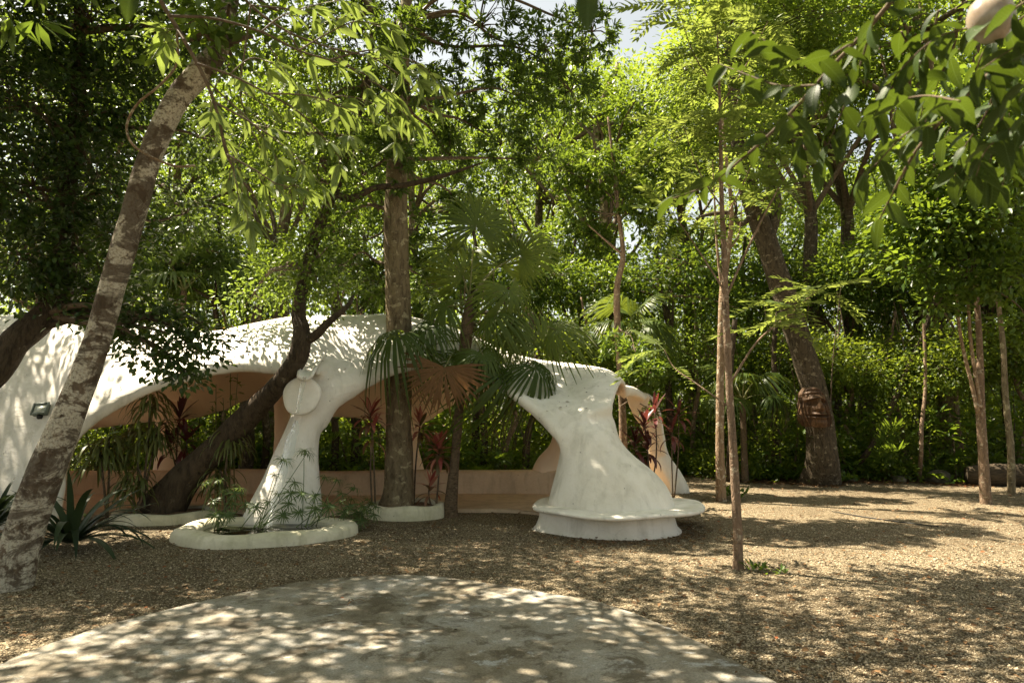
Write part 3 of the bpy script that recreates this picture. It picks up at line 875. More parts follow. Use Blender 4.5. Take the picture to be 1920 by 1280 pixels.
def ground_spot():
    c = P(1223, 984, 8.93)
    t = thing('spot_lamp', (c.x, c.y, 0), 'small black spot lamp fixed to the bench pedestal', 'lamp')
    part('housing', MB().add(tube([c + Vector((-.005, -.02, .055)), c + Vector((0, -.02, 0.0)), c + Vector((.006, -.025, -.05))], [0.033, 0.037, 0.032], 14, 8)), M_BLACK, t, True)
    part('bracket', MB().add(box(c + Vector((0.02, 0.03, -0.05)), (1, 0, 0), (0, 1, 0), (0, 0, 1), 0.03, 0.05, 0.02)), M_BLACK, t)
    part('stake', MB().add(tube([c + Vector((0.01, 0, -0.05)), (c.x + 0.02, c.y, -0.02)], [0.013, 0.008], 8, 4)), M_BLACK, t)
ground_spot()
# ------------------------------------------------------------------ plant building blocks
def strap_mesh(name, bend, fold=0.18, seg=8, prof='lance', wr=0.16, twist=0.0):
    """unit-length leaf blade along +X, bending down; width ratio wr"""
    t = np.linspace(0, 1, seg + 1)
    ang = -bend * t ** 1.3
    dx = np.cos(ang); dz = np.sin(ang)
    x = np.concatenate([[0], np.cumsum((dx[1:] + dx[:-1]) / 2) / seg]); z = np.concatenate([[0], np.cumsum((dz[1:] + dz[:-1]) / 2) / seg])
    if prof == 'lance': w = np.sin(np.pi * np.clip(t * 0.93 + 0.05, 0, 1)) ** 0.8
    elif prof == 'ovate': w = np.sin(np.pi * np.clip(t ** 0.8 * 0.97 + 0.02, 0, 1)) ** 0.75 * (1 - 0.25 * t)
    else: w = np.clip((1 - t ** 3.5), 0, 1) * (0.75 + 0.25 * np.minimum(t * 5, 1))
    w = w * wr / 2
    V = []
    for i in range(seg + 1):
        up = np.array([-dz[i], 0, dx[i]])
        tw = twist * t[i]
        sd = np.array([0, math.cos(tw), 0]) + up * math.sin(tw)
        c = np.array([x[i], 0, z[i]])
        V += [c - sd * w[i] + up * fold * w[i], c, c + sd * w[i] + up * fold * w[i]]
    F = []
    for i in range(seg):
        a = i * 3; b = a + 3
        F += [[a, b, b + 1, a + 1], [a + 1, b + 1, b + 2, a + 2]]
    return mesh_from(name, np.array(V), np.array(F), True)

def frame_mtx(loc, x, up, s=1.0):
    x = Vector(x).normalized(); up = Vector(up)
    y = up.cross(x)
    if y.length < 1e-4: y = Vector((0, 1, 0)).cross(x)
    y.normalize(); z = x.cross(y)
    M = Matrix((x * s, y * s, z * s)).transposed().to_4x4()
    M.translation = loc
    return M

def leaf_obj(me, mat, root, world, x, up, s, name='leaf'):
    return link(name, me, mat, root, mtx=frame_mtx(Vector(world) - root.location, x, up, s))

def with_mat(me, mat):
    me.materials.append(mat); return me

def fan_mesh(name, segs=32, span=280, droop=0.25, join=0.5, seed=0, cup=0.15, split_droop=0.5):
    """fan frond, unit radius, hub at origin, middle segment along +X, upper face +Z"""
    r_ = np.random.default_rng(seed)
    mb = MB()
    th = np.radians(np.linspace(-span / 2, span / 2, segs))
    da = math.radians(span / segs)
    for k, a in enumerate(th):
        L = (0.80 + 0.20 * math.cos(a / 2)) * r_.uniform(0.84, 1.06)
        st = np.array([0.02, 0.25, join, 0.66, 0.84, 1.0]) * L
        hw = np.array([0.004, 0.25 * da / 2, join * da / 2, 0.030, 0.018, 0.002])
        dd = split_droop * r_.uniform(0.6, 1.5)
        z = cup * st - droop * st ** 2 - dd * np.maximum(st - join, 0) ** 2
        aj = a + r_.normal() * 0.035
        V = []
        for s, w, zz in zip(st, hw, z):
            c = np.array([math.cos(aj) * s, math.sin(aj) * s, zz]); t = np.array([-math.sin(aj), math.cos(aj), 0])
            V += [c - t * w, c + np.array([0, 0, 0.35 * w]), c + t * w]
        F = []
        for i in range(5):
            p = i * 3; q = p + 3
            F += [[p, q, q + 1, p + 1], [p + 1, q + 1, q + 2, p + 2]]
        mb.add((np.array(V), np.array(F)))
    return mb.mesh(name, True)

def pinnate_mesh(name, pairs=9, lf=0.2, lw=0.065, seed=0, bend=0.5):
    r_ = np.random.default_rng(seed)
    t = np.linspace(0, 1, 12)
    ang = -bend * t
    x = np.concatenate([[0], np.cumsum(np.cos(ang[1:])) / 11]); z = np.concatenate([[0], np.cumsum(np.sin(ang[1:])) / 11])
    mb = MB().add(tube(np.stack([x, 0 * x, z], 1), np.linspace(0.007, 0.003, 12), 4, cap=False))
    pos, d, nr = [], [], []
    for i in range(pairs):
        u = 0.22 + 0.76 * i / (pairs - 1)
        c = np.array([np.interp(u, t, x), 0, np.interp(u, t, z)])
        for s in (-1, 1):
            pos.append(c); d.append([0.35 + 0.5 * u, s * (1 - 0.35 * u), -0.18 + 0.12 * r_.normal()]); nr.append([0.1 * r_.normal(), 0.15 * s, 1])
    pos.append(np.array([x[-1], 0, z[-1]])); d.append([1, 0, -0.4]); nr.append([0.3, 0, 1])
    sc = r_.uniform(0.85, 1.1, len(pos))
    mb.add(leaves(np.array(pos), np.array(d), np.array(nr, float), lf * sc, lw * sc))
    return mb.mesh(name)

FANS = [fan_mesh('fan_blade', 40, 285, 0.35, 0.40, 1, 0.25, 1.2), fan_mesh('fan_blade', 38, 260, 0.75, 0.36, 2, 0.3, 2.0), fan_mesh('fan_blade', 36, 225, 0.25, 0.42, 3, 0.15, 1.3)]
for f in FANS: f.materials.append(L_PALM)
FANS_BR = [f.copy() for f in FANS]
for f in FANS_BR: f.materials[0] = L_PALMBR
FAN_DEAD = fan_mesh('fan_blade', 30, 205, 0.25, 0.62, 5, 0.15, 0.7); FAN_DEAD.materials.append(L_DEAD)
M_PETIOLE = plain_mat('palm_petiole', (0.10, 0.12, 0.04), (0.22, 0.20, 0.08), 10, 0.5, 0.2, 0.005)

def fan_palm(name, base, trunk_pts, rads, fronds, label, group=None, bright=False):
    """fronds: (hub point, axis, normal, radius, variant or 'dead', attach point)"""
    t = thing(name, base, label, 'palm', group)
    if trunk_pts:
        mb = MB().add(tube(trunk_pts, rads, 14, 40, 0.10, 3))
        part('trunk', mb, M_PALMTRUNK, t, True)
    for hub, ax, nr, R, var, att in fronds:
        dead = var == 'dead'
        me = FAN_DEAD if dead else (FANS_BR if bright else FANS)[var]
        f = link('frond', me, None, t, mtx=frame_mtx(Vector(hub) - t.location, ax, nr, R))
        a, h = Vector(att), Vector(hub)
        mid = (a + h) / 2 + Vector((0, 0, 0.12 * (h - a).length))
        pe = MB().add(tube([a, mid, h + Vector(ax).normalized() * 0.03], [0.014, 0.010, 0.007], 6, 10))
        me2 = pe.mesh('petiole', True)
        o = link('petiole', me2, M_PETIOLE, f)
        o.matrix_basis = f.matrix_basis.inverted() @ Matrix.Translation(-t.location)
    return t

CORD = [strap_mesh('blade', b, 0.22, 8, 'lance', w) for b, w in ((0.25, 0.2), (0.8, 0.19), (1.4, 0.18))]
def cordyline(name, base, stems, mat, label, L=0.36, n=16, seed=0, stem_mat=None):
    """stems: list of tip points; a rosette of blades at each"""
    r_ = np.random.default_rng(seed)
    t = thing(name, base, label, 'plant')
    ms = [m.copy() for m in CORD]
    for m in ms: m.materials.append(mat)
    mg = [m.copy() for m in CORD]
    for m in mg: m.materials.append(L_CORDG if mat is L_RED else mat)
    for tip, k in stems:
        tip = Vector(tip); b = Vector(base)
        b = b + Vector((r_.normal() * 0.03, r_.normal() * 0.03, 0))
        mid = (b + tip) / 2 + Vector((r_.normal() * 0.04, 0, 0))
        part('stem', MB().add(tube([b, mid, tip], [0.016, 0.013, 0.010], 7, 14)), stem_mat or M_TWIG, t, True)
        n_ = int(n * k * 1.5)
        for i in range(n_):
            u = i / max(1, n_ - 1)
            el = math.radians(78 - 95 * (1 - u) ** 1.0 + r_.normal() * 8)
            ph = i * 2.4 + r_.normal() * 0.2
            d = (math.cos(ph) * math.cos(el), math.sin(ph) * math.cos(el), math.sin(el))
            p = tip + Vector((0, 0, -0.22 * (1 - u)))
            v = 0 if u > 0.65 else (1 if u > 0.3 else 2)
            leaf_obj((mg if r_.random() < 0.85 - 0.9 * u else ms)[v], None, t, p, d, (0, 0, 1) if el < 1.2 else (-math.cos(ph), -math.sin(ph), 0.3), L * r_.uniform(0.8, 1.15) * (0.75 if u > 0.85 else 1))
    return t

def dracaena(name, base, heads, label, L=0.5, n=70, seed=0):
    """narrow drooping striped straps in heads; too thin to pick apart singly"""
    r_ = np.random.default_rng(seed)
    t = thing(name, base, label, 'plant')
    for tip in heads:
        tip = Vector(tip); b = Vector(base)
        part('stem', MB().add(tube([b, (b + tip) / 2 + Vector((r_.normal() * .05, 0, 0)), tip], [0.02, 0.016, 0.012], 7, 12)), M_TWIG, t, True)
        mb = MB()
        for i in range(n):
            u = r_.random()
            ph = r_.random() * 6.28; el = math.radians(r_.uniform(0, 70))
            p = np.array(tip) + np.array([0, 0, -0.35 * u])
            d = np.array([math.cos(ph), math.sin(ph), 0])
            LL = L * r_.uniform(0.7, 1.2); k = 9
            s = np.linspace(0, 1, k)
            g = el - s * (el + math.radians(78)) * 1.0
            xx = np.concatenate([[0], np.cumsum(np.cos(g[1:]))]) * LL / (k - 1); zz = np.concatenate([[0], np.cumsum(np.sin(g[1:]))]) * LL / (k - 1)
            w = 0.016 * np.sin(np.pi * np.clip(s * 0.92 + 0.08, 0, 1)) ** 0.5
            sd = np.array([-d[1], d[0], 0])
            c = p + d * xx[:, None] + np.array([0, 0, 1]) * zz[:, None]
            V = np.stack([c - sd * w[:, None], c + sd * w[:, None]], 1).reshape(-1, 3)
            i_ = np.arange(k - 1) * 2
            mb.add((V, np.stack([i_, i_ + 1, i_ + 3, i_ + 2], -1)))
        f = part('leaf_tuft', mb, L_DRAC, t); f['kind'] = 'stuff'
    return t

UMB = None
def umbel_mesh():
    r_ = np.random.default_rng(4)
    mb = MB()
    for i in range(22):
        ph = i * 2.4; el = r_.uniform(-0.1, 0.9); L = r_.uniform(0.8, 1.1); k = 6
        s = np.linspace(0, 1, k); g = el - s * 1.3
        xx = np.concatenate([[0], np.cumsum(np.cos(g[1:]))]) * L / (k - 1); zz = np.concatenate([[0], np.cumsum(np.sin(g[1:]))]) * L / (k - 1)
        d = np.array([math.cos(ph), math.sin(ph), 0]); sd = np.array([-d[1], d[0], 0])
        w = 0.045 * np.sin(np.pi * np.clip(s * 0.9 + 0.1, 0, 1)) ** 0.6
        c = d * xx[:, None] + np.array([0, 0, 1]) * zz[:, None]
        V = np.stack([c - sd * w[:, None], c + sd * w[:, None]], 1).reshape(-1, 3)
        i_ = np.arange(k - 1) * 2
        mb.add((V, np.stack([i_, i_ + 1, i_ + 3, i_ + 2], -1)))
    return with_mat(mb.mesh('umbel'), L_REED)
UMB = umbel_mesh()
def papyrus(name, base, tips, label, seed=0, R=0.15):
    r_ = np.random.default_rng(seed)
    t = thing(name, base, label, 'plant')
    for tip in tips:
        tip = Vector(tip); b = Vector(base) + Vector((r_.normal() * 0.07, r_.normal() * 0.06, 0))
        mid = (b + tip) / 2 + Vector((r_.normal() * 0.02, 0, 0.04))
        st = part('stem', MB().add(tube([b, mid, tip], [0.006, 0.005, 0.004], 5, 12)), L_REED, t, True)
        ax = (tip - mid).normalized()
        link('umbel', UMB, None, st, mtx=frame_mtx(tip - t.location, Vector((1, 0, -ax.x)), ax, R * r_.uniform(0.8, 1.2)))
    return t

def skeleton(mb, hubs, cc, bi, origins, rng, r_main=0.05, r_tw=0.012, frac=0.35):
    """branches: from trunk points to blob centres, then out to some of the clumps"""
    for h, o in zip(hubs, origins):
        h, o = np.array(h), np.array(o)
        L = np.linalg.norm(h - o)
        m1 = o + (h - o) * 0.35 + rng.normal(size=3) * 0.07 * L + np.array([0, 0, 0.05 * L])
        m2 = o + (h - o) * 0.7 + rng.normal(size=3) * 0.07 * L + np.array([0, 0, 0.04 * L])
        mb.add(tube([o, m1, m2, h], [r_main, r_main * 0.75, r_main * 0.5, r_main * 0.3], 7, 14, cap=False))
    pick = np.flatnonzero(rng.random(len(cc)) < frac)
    twigs(mb, [np.array(hubs[bi[k]]) for k in pick], [cc[k] for k in pick], r_tw, r_tw * 0.35, rng, 3)

def hero_tree(name, base, trunk, rads, barkm, blobs, spec, leafm, label, origins=None, seed=0, extra=(), flare=None, sides=18, n=70, rough=0.10, r_main=0.05, r_tw=0.012, frac=0.3):
    """tree with its own trunk and crown. spec: dict for crown()"""
    r_ = np.random.default_rng(seed)
    t = thing(name, base, label, 'tree')
    part('trunk', MB().add(tube(trunk, rads, sides, n, rough, seed, True, flare)), barkm, t, True)
    for pts, rd in extra:
        part('branch', MB().add(tube(pts, rd, 10, 36, rough, seed + 3)), barkm, t, True)
    if blobs:
        vf, cc, bi = crown(blobs, rng=r_, **spec)
        part('crown', MB().add(vf), leafm, t)
        hubs = [b[0] for b in blobs]
        if origins is None:
            top = Vector(trunk[-1]); tl = [Vector(q) for q in trunk[len(trunk) // 2:]]
            origins = [min(tl, key=lambda q: (q - Vector(h)).length) for h in hubs]
        elif not isinstance(origins, list): origins = [origins] * len(hubs)
        elif len(origins) != len(hubs):
            origins = [min([Vector(q) for q in origins], key=lambda q: (q - Vector(h)).length) for h in hubs]
        mb = MB()
        skeleton(mb, hubs, cc, bi, origins, r_, r_main, r_tw, frac)
        part('branches', mb, M_TWIG, t)['kind'] = 'stuff'
    return t
# ------------------------------------------------------------------ the trees one can tell apart
def B(px, py, d, r):
    return (P(px, py, d), r)

# leaning pale trunk at the left
lt = [P(18, 1100, 6.4), P(45, 1000, 6.45), P(88, 880, 6.5), P(137, 760, 6.55), P(178, 650, 6.6), P(210, 540, 6.6), P(248, 410, 6.6), P(285, 285, 6.6), P(330, 190, 6.6), P(372, 140, 6.6), P(412, 85, 6.6), P(435, -20, 6.6), P(450, -160, 6.5), P(470, -330, 6.3)]
hero_tree('leaning_tree', (lt[0].x, lt[0].y, 0.0), [Vector((lt[0].x - 0.05, lt[0].y, -0.12))] + lt, [0.22, 0.18, 0.160, 0.152, 0.136, 0.122, 0.118, 0.115, 0.113, 0.115, 0.117, 0.098, 0.08, 0.07, 0.06], M_BARK_PALE,
          [(Vector(c), (1.05, 1.05, 0.75)) for c in ((-1.9, 6.9, 8.2), (-3.6, 7.0, 8.2), (-4.8, 7.2, 8.5), (-0.2, 7.0, 8.9), (1.4, 6.8, 9.4), (-5.6, 8.6, 8.6), (-2.6, 8.4, 9.0), (-0.9, 8.6, 9.4), (-6.8, 7.0, 8.6), (0.9, 8.6, 9.8), (-4.2, 9.4, 9.2), (-4.9, 6.1, 8.6), (-3.3, 5.8, 8.4), (-6.1, 5.9, 8.6))] + [B(*q) for q in ((430, 10, 6.3, .3), (475, 70, 6.6, .28), (380, 40, 6.3, .26), (520, 20, 6.8, .3), (330, 60, 6.6, .28), (440, 110, 6.7, .24))],
          dict(n_cl=620, per=26, L=0.14, W=0.064, spread=0.21), L_MID,
          'leaning trunk with pale mottled brown bark beside the strap-leaved plant', seed=11, flare=(0.25, 3, 0.06), sides=26, n=110, rough=0.07)

# dark trunk at the far left edge with the dark crown
dt = [Vector((-8.6, 7.9, -0.1)), Vector((-8.0, 8.2, 1.2)), P(-40, 720, 8.6), P(30, 640, 8.8), P(85, 590, 9.0), P(120, 520, 9.2), P(120, 400, 9.3), P(140, 250, 9.3), P(150, 60, 9.3), P(140, -150, 9.2)]
blobs = [B(*q) for q in ((40, 60, 9, .85), (170, 40, 9.2, .85), (290, 60, 9.8, .7), (40, 200, 8.8, .85), (160, 180, 9.4, .8), (260, 190, 9.8, .6), (60, 350, 9, .8), (180, 330, 9.5, .75), (40, 480, 8.7, .65), (150, 470, 9.2, .7),
                         (235, 450, 9.4, .5), (90, 555, 8.9, .42), (200, 560, 9.2, .42), (270, 590, 9.0, .4), (320, 625, 8.8, .36), (368, 655, 8.6, .27), (350, 700, 8.6, .22), (380, 610, 8.9, .3), (300, 660, 8.7, .25), (230, 620, 8.8, .3), (420, 70, 10.5, .7), (380, 260, 10.4, .6), (350, 400, 10.2, .5),
                         (-120, 100, 8.5, 1.1), (-150, 330, 8.5, 1.0), (60, -120, 8.7, .8), (240, -130, 9.4, .8), (-200, -100, 8, .9), (400, -120, 9.8, .7), (100, -330, 8.6, .7))]
hero_tree('broadleaf_tree', (dt[0].x, dt[0].y, 0.0), dt, [0.30, 0.24, 0.20, 0.18, 0.165, 0.15, 0.13, 0.11, 0.08, 0.05], M_BARK_DARK, blobs,
          dict(n_cl=1750, per=22, L=0.10, W=0.054, spread=0.15, droop=0.4), L_DARK,
          'big dark-leaved tree filling the upper left behind the leaning trunk', seed=12, extra=[([P(60, 620, 8.9), P(180, 590, 9.0), P(290, 600, 8.9), P(360, 650, 8.7)], [0.05, 0.04, 0.025, 0.012])], origins=dt[4:], frac=0.25)

# dark trunk leaning out of the oval planter
b2 = Vector((-5.25, 10.42, 0.05))
c2 = [b2, P(345, 900, 10.4), P(400, 845, 10.3), P(470, 775, 10.15), P(530, 712, 9.65), P(560, 665, 9.55), P(566, 620, 9.6), P(560, 585, 9.7), P(575, 500, 10.0), P(600, 420, 10.3), P(632, 345, 10.5), P(655, 260, 10.6), P(690, 150, 10.6), P(700, 20, 10.6)]
hero_tree('leaning_dark_tree', b2, c2, [0.28, 0.235, 0.195, 0.17, 0.15, 0.135, 0.115, 0.10, 0.085, 0.08, 0.078, 0.07, 0.055, 0.03], M_BARK_DARK,
          [B(520, 520, 10.8, .45), B(470, 560, 11, .35), B(600, 540, 10.4, .35), B(560, 330, 10.9, .6), B(500, 240, 11, .6), B(620, 180, 10.8, .7), B(560, 60, 10.8, .7), B(680, -60, 11.2, .55), B(520, -90, 10.8, .6), B(640, 440, 10.7, .35), B(575, 520, 9.75, .26), B(600, 480, 9.8, .26), B(555, 560, 9.6, .2), B(590, 440, 10.0, .32), B(625, 370, 10.1, .3), B(660, 280, 10.2, .4), B(600, 300, 10.3, .4)],
          dict(n_cl=500, per=24, L=0.085, W=0.042, spread=0.17), L_MID,
          'dark crooked trunk leaning out of the oval planter across the pavilion', seed=13, flare=(0.35, 3, 0.05), rough=0.13,
          extra=[([P(566, 640, 9.58), P(592, 628, 9.5), P(615, 605, 9.5), P(650, 575, 9.6), P(662, 555, 9.8)], [0.08, 0.06, 0.05, 0.035, 0.02]),
                 ([P(628, 365, 10.45), P(660, 372, 10.3), P(705, 352, 10.35), P(760, 347, 10.4), P(830, 330, 10.5), P(905, 305, 10.6)], [0.07, 0.06, 0.05, 0.045, 0.035, 0.015])])

# straight grey trunk in the round planter
b3 = Vector((-1.80, 10.85, 0.1))
c3 = [b3, P(748, 900, 10.86), P(747, 800, 10.86), P(748, 700, 10.86), P(748, 600, 10.86), P(744, 500, 10.9), P(742, 400, 10.9), P(745, 300, 10.9), P(750, 180, 10.9), P(760, 40, 10.9), P(770, -140, 10.9)]
blobs = [B(*q) for q in ((745, 50, 10.2, .42), (765, 150, 10.2, .42), (735, 245, 10.3, .4), (750, 320, 10.4, .3), (660, 60, 11.2, .7), (780, 70, 11.9, .75), (900, 50, 11.4, .75), (1020, 90, 11.6, .65), (1110, 60, 12, .55), (700, 190, 11.4, .6), (850, 190, 12.0, .7), (970, 180, 11.2, .65), (1070, 170, 11.8, .5), (730, 300, 11.6, .5),
                         (840, 290, 12.1, .55), (940, 270, 12.0, .5), (1010, 300, 11.8, .4), (690, 450, 11.4, .45), (640, 500, 11.6, .4), (780, 430, 11.6, .4), (710, 530, 11.3, .38), (800, 520, 11.5, .42), (610, 440, 11.8, .4), (860, 380, 12.0, .35), (680, 330, 11.6, .4),
                         (700, -120, 12.2, .75), (860, -120, 12.0, .75), (1020, -80, 12, .6), (780, -300, 12.2, .6))]
hero_tree('straight_tree', b3, c3, [0.27, 0.225, 0.205, 0.20, 0.20, 0.20, 0.19, 0.17, 0.14, 0.10, 0.05], M_BARK_GREY, blobs,
          dict(n_cl=1180, per=26, L=0.14, W=0.038, spread=0.19, mode='rosette', droop=0.25), L_NARROW,
          'tall straight trunk with grey lichen bark rising from the round planter', seed=14, flare=(0.2, 4, 0.05), rough=0.07, r_main=0.04)

# carved tree at the right
b7 = G(1530, 905); b7.y -= 0.1
c7 = [Vector((b7.x + 0.02, b7.y, -0.1)), P(1542, 860, 14.9), P(1537, 800, 14.9), P(1526, 730, 14.9), P(1509, 670, 14.9), P(1487, 600, 14.9), P(1463, 530, 14.9), P(1440, 460, 14.9), P(1415, 390, 14.9), P(1395, 320, 14.9), P(1380, 220, 14.9), P(1370, 100, 14.9)]
hero_tree('carved_tree', (b7.x, b7.y, 0), c7, [0.38, 0.315, 0.29, 0.275, 0.265, 0.255, 0.245, 0.235, 0.225, 0.20, 0.15, 0.08], M_BARK_BROWN,
          [B(1360, 60, 15, 1.1), B(1480, 40, 15.4, 1.1), B(1290, 130, 15.6, .9), B(1430, 160, 15.6, .9), B(1540, 130, 16, .9), B(1330, -80, 15, 1.2), B(1500, -100, 15, 1.2), B(1260, 260, 16, .6), B(1405, 330, 14.2, .45), B(1425, 250, 14.1, .5), B(1385, 180, 14.1, .5), B(1450, 360, 14.2, .35)],
          dict(n_cl=900, per=26, L=0.12, W=0.05, spread=0.24), L_LIGHT,
          'thick brown trunk leaning left that carries the carved wooden face', seed=15, flare=(0.3, 4, 0.07), rough=0.09, sides=24,
          extra=[([P(1442, 440, 14.9), P(1455, 390, 15.0), P(1447, 340, 15.1), P(1430, 280, 15.2)], [0.14, 0.13, 0.12, 0.08]),
                 ([P(1418, 395, 14.8), P(1390, 420, 14.6), P(1370, 400, 14.4), P(1330, 402, 14.3), P(1305, 410, 14.2)], [0.07, 0.06, 0.05, 0.04, 0.02])], r_main=0.07)

# forked tan tree at the right
b8 = G(1849, 944)
t8 = thing('forked_tree', b8, 'slim pale trunk forking into two tan stems at the right', 'tree')
part('trunk', MB().add(tube([b8 + Vector((0, 0, -.05)), P(1846, 900, b8.y), P(1842, 830, b8.y), P(1838, 765, b8.y), P(1838, 690, b8.y), P(1834, 600, b8.y + .05), P(1826, 500, b8.y + .1), P(1822, 400, b8.y + .1), P(1800, 250, b8.y)], [0.095, 0.082, 0.075, 0.072, 0.055, 0.05, 0.042, 0.035, 0.015], 14, 60, 0.07, 4)), M_BARK_SAP, t8, True)
for pts in ([(1834, 775), (1822, 720), (1806, 655), (1797, 600), (1792, 520)], [(1838, 765), (1830, 710), (1820, 640), (1816, 580), (1812, 500)]):
    part('stem', MB().add(tube([P(x, y, b8.y - 0.1) for x, y in pts], [0.04, 0.034, 0.030, 0.027, 0.018], 10, 30, 0.05, 5)), M_BARK_TAN, t8, True)
r8 = np.random.default_rng(5)
bl8 = [B(*q) for q in ((1780, 430, 11.5, .55), (1870, 420, 11.2, .6), (1700, 400, 11.9, .5), (1720, 500, 11.8, .4), (1810, 520, 11.5, .35), (1890, 520, 11.3, .4), (1660, 470, 12.2, .35), (1800, 320, 11.6, .6), (1900, 300, 11, .6), (1720, 290, 12, .45), (1870, 180, 11.3, .6), (1780, 200, 11.8, .5), (1930, 620, 11.6, .35), (1760, 570, 11.6, .2))]
vf, cc, bi = crown(bl8, 420, 22, 0.14, 0.07, 0.17, r8, 0.35)
part('crown', MB().add(vf), L_MID, t8)
mb = MB(); skeleton(mb, [q[0] for q in bl8], cc, bi, [P(1822, 480, 11.8)] * len(bl8), r8, 0.022, 0.008, 0.3)
part('branches', mb, M_TWIG, t8)['kind'] = 'stuff'

# sapling behind the bench column
b9 = Vector((P(1168, 880, 14.0).x, 14.0, 0))
c9 = [b9, P(1168, 800, 14), P(1163, 700, 14), P(1158, 620, 14), P(1157, 540, 14), P(1168, 480, 14), P(1160, 400, 14), P(1152, 320, 14), P(1140, 220, 14)]
hero_tree('narrow_leaf_sapling', b9, c9, [0.09, 0.08, 0.07, 0.066, 0.062, 0.055, 0.045, 0.035, 0.02], M_BARK_SAP,
          [B(1130, 320, 14.2, .55), B(1200, 380, 14, .5), B(1085, 400, 14.4, .45), B(1215, 300, 14.4, .45), B(1060, 310, 14.6, .5), B(1120, 450, 14.6, .4), B(1240, 440, 14.4, .35), B(1190, 655, 13.2, .28), B(1215, 700, 13.0, .26), B(1180, 700, 13.3, .2), B(1150, 640, 13.6, .25), B(1220, 770, 12.9, .16), B(1250, 690, 13.2, .2), B(1040, 450, 14.8, .4)],
          dict(n_cl=650, per=24, L=0.13, W=0.034, spread=0.17, droop=0.6, mode='rosette'), L_MID,
          'slim sapling with narrow drooping leaves behind the bench column', seed=16, extra=[([P(1168, 478, 14), P(1135, 450, 14), P(1095, 415, 14.1)], [0.03, 0.022, 0.01])], r_main=0.02, r_tw=0.008, sides=12, origins=[P(1158, 600, 14), P(1168, 480, 14), P(1160, 400, 14), P(1166, 760, 13.9)])

# two saplings with feather leaves in front of the clearing
PINN = [with_mat(pinnate_mesh('compound_leaf', 10, 0.20, 0.062, s, bb), L_PINN) for s, bb in ((1, 0.35), (2, 0.7), (3, 1.1))]
def feather_sapling(name, base, trunk, rads, barkm, brs, label, seed, L=0.62, n_end=5):
    r_ = np.random.default_rng(seed)
    t = thing(name, base, label, 'tree')
    part('trunk', MB().add(tube(trunk, rads, 16, 80, 0.09, seed, True, (0.45, 4, 0.02))), barkm, t, True)
    cnt = 0
    for pts, rd, spots in brs:
        pts = [Vector(p) for p in pts]
        if rd: part('branch', MB().add(tube(pts, np.linspace(rd, rd * 0.35, len(pts)), 8, 24, 0.05, seed)), barkm, t, True)
        arr = crom(np.array([tuple(p) for p in pts]), 40)
        for u, k in spots:
            c = arr[min(39, int(u * 39))]
            for i in range(k):
                ph = r_.random() * 6.28; el = r_.uniform(-0.25, 0.65)
                d = (math.cos(ph) * math.cos(el), math.sin(ph) * math.cos(el), math.sin(el))
                link('compound_leaf', PINN[r_.integers(0, 3)], None, t, mtx=frame_mtx(Vector(c) - t.location, d, (0, 0, 1), L * r_.uniform(0.75, 1.15)))
    return t
bA = G(1384, 1066); dA = bA.y
feather_sapling('feather_leaf_sapling', bA, [bA + Vector((0, 0, -.05)), P(1383, 1000, dA), P(1378, 900, dA), P(1372, 800, dA), P(1368, 740, dA), P(1364, 650, dA), P(1360, 560, dA), P(1358, 480, dA), P(1354, 400, dA), P(1352, 320, dA), P(1350, 200, dA), P(1345, 60, dA)],
                [0.050, 0.046, 0.043, 0.041, 0.040, 0.036, 0.034, 0.031, 0.027, 0.023, 0.015, 0.008], M_BARK_SAP,
                [([P(1360, 560, dA), P(1400, 470, dA), P(1445, 380, dA), P(1490, 300, dA)], 0.016, [(0.75, 4), (1, 7)]),
                 ([P(1358, 545, dA), P(1310, 470, dA + .1), P(1262, 400, dA + .2)], 0.012, [(0.8, 4), (1, 7)]),
                 ([P(1368, 720, dA), P(1420, 640, dA + .2), P(1480, 590, dA + .3), P(1530, 545, dA + .4)], 0.014, [(0.55, 6), (0.75, 9), (1, 12)]),
                 ([P(1355, 420, dA), P(1400, 330, dA), P(1430, 250, dA)], 0.010, [(0.8, 5), (1, 8)]),
                 ([P(1354, 390, dA), P(1310, 320, dA), P(1280, 230, dA)], 0.010, [(0.8, 5), (1, 8)]),
                 ([P(1352, 300, dA), P(1350, 180, dA), P(1345, 60, dA)], 0, [(0.1, 5), (0.35, 8), (0.6, 9), (0.85, 9), (1, 8)]),
                 ([P(1350, 200, dA), P(1400, 120, dA), P(1440, 40, dA)], 0.009, [(0.6, 6), (1, 7)]),
                 ([P(1350, 180, dA), P(1300, 100, dA), P(1270, 10, dA)], 0.009, [(0.6, 6), (1, 7)]),
                 ([P(1364, 760, dA), P(1300, 715, dA + .3), P(1265, 690, dA + .5), P(1245, 655, dA + .6)], 0.010, [(0.7, 2), (1, 4)])],
                'thin sapling with yellow-green feather leaves standing alone on the gravel', 21)
bB = G(1352, 939); dB = bB.y
feather_sapling('slim_sapling', bB, [bB + Vector((0, 0, -.05)), P(1350, 860, dB), P(1350, 780, dB), P(1351, 700, dB), P(1353, 620, dB), P(1356, 540, dB), P(1365, 470, dB), P(1372, 400, dB), P(1362, 300, dB), P(1350, 180, dB)],
                [0.088, 0.078, 0.073, 0.07, 0.068, 0.064, 0.05, 0.04, 0.03, 0.015], M_BARK_TAN,
                [([P(1355, 560, dB), P(1345, 470, dB), P(1340, 380, dB), P(1336, 300, dB)], 0.03, [(0.8, 3), (1, 6)]),
                 ([P(1366, 470, dB), P(1385, 440, dB), P(1392, 380, dB)], 0.02, [(1, 5)]),
                 ([P(1362, 300, dB), P(1350, 180, dB), P(1340, 120, dB)], 0.01, [(0.3, 4), (0.7, 5), (1, 5)])],
                'pale slim sapling trunk just behind the thin feather-leaved sapling', 22, 0.8)

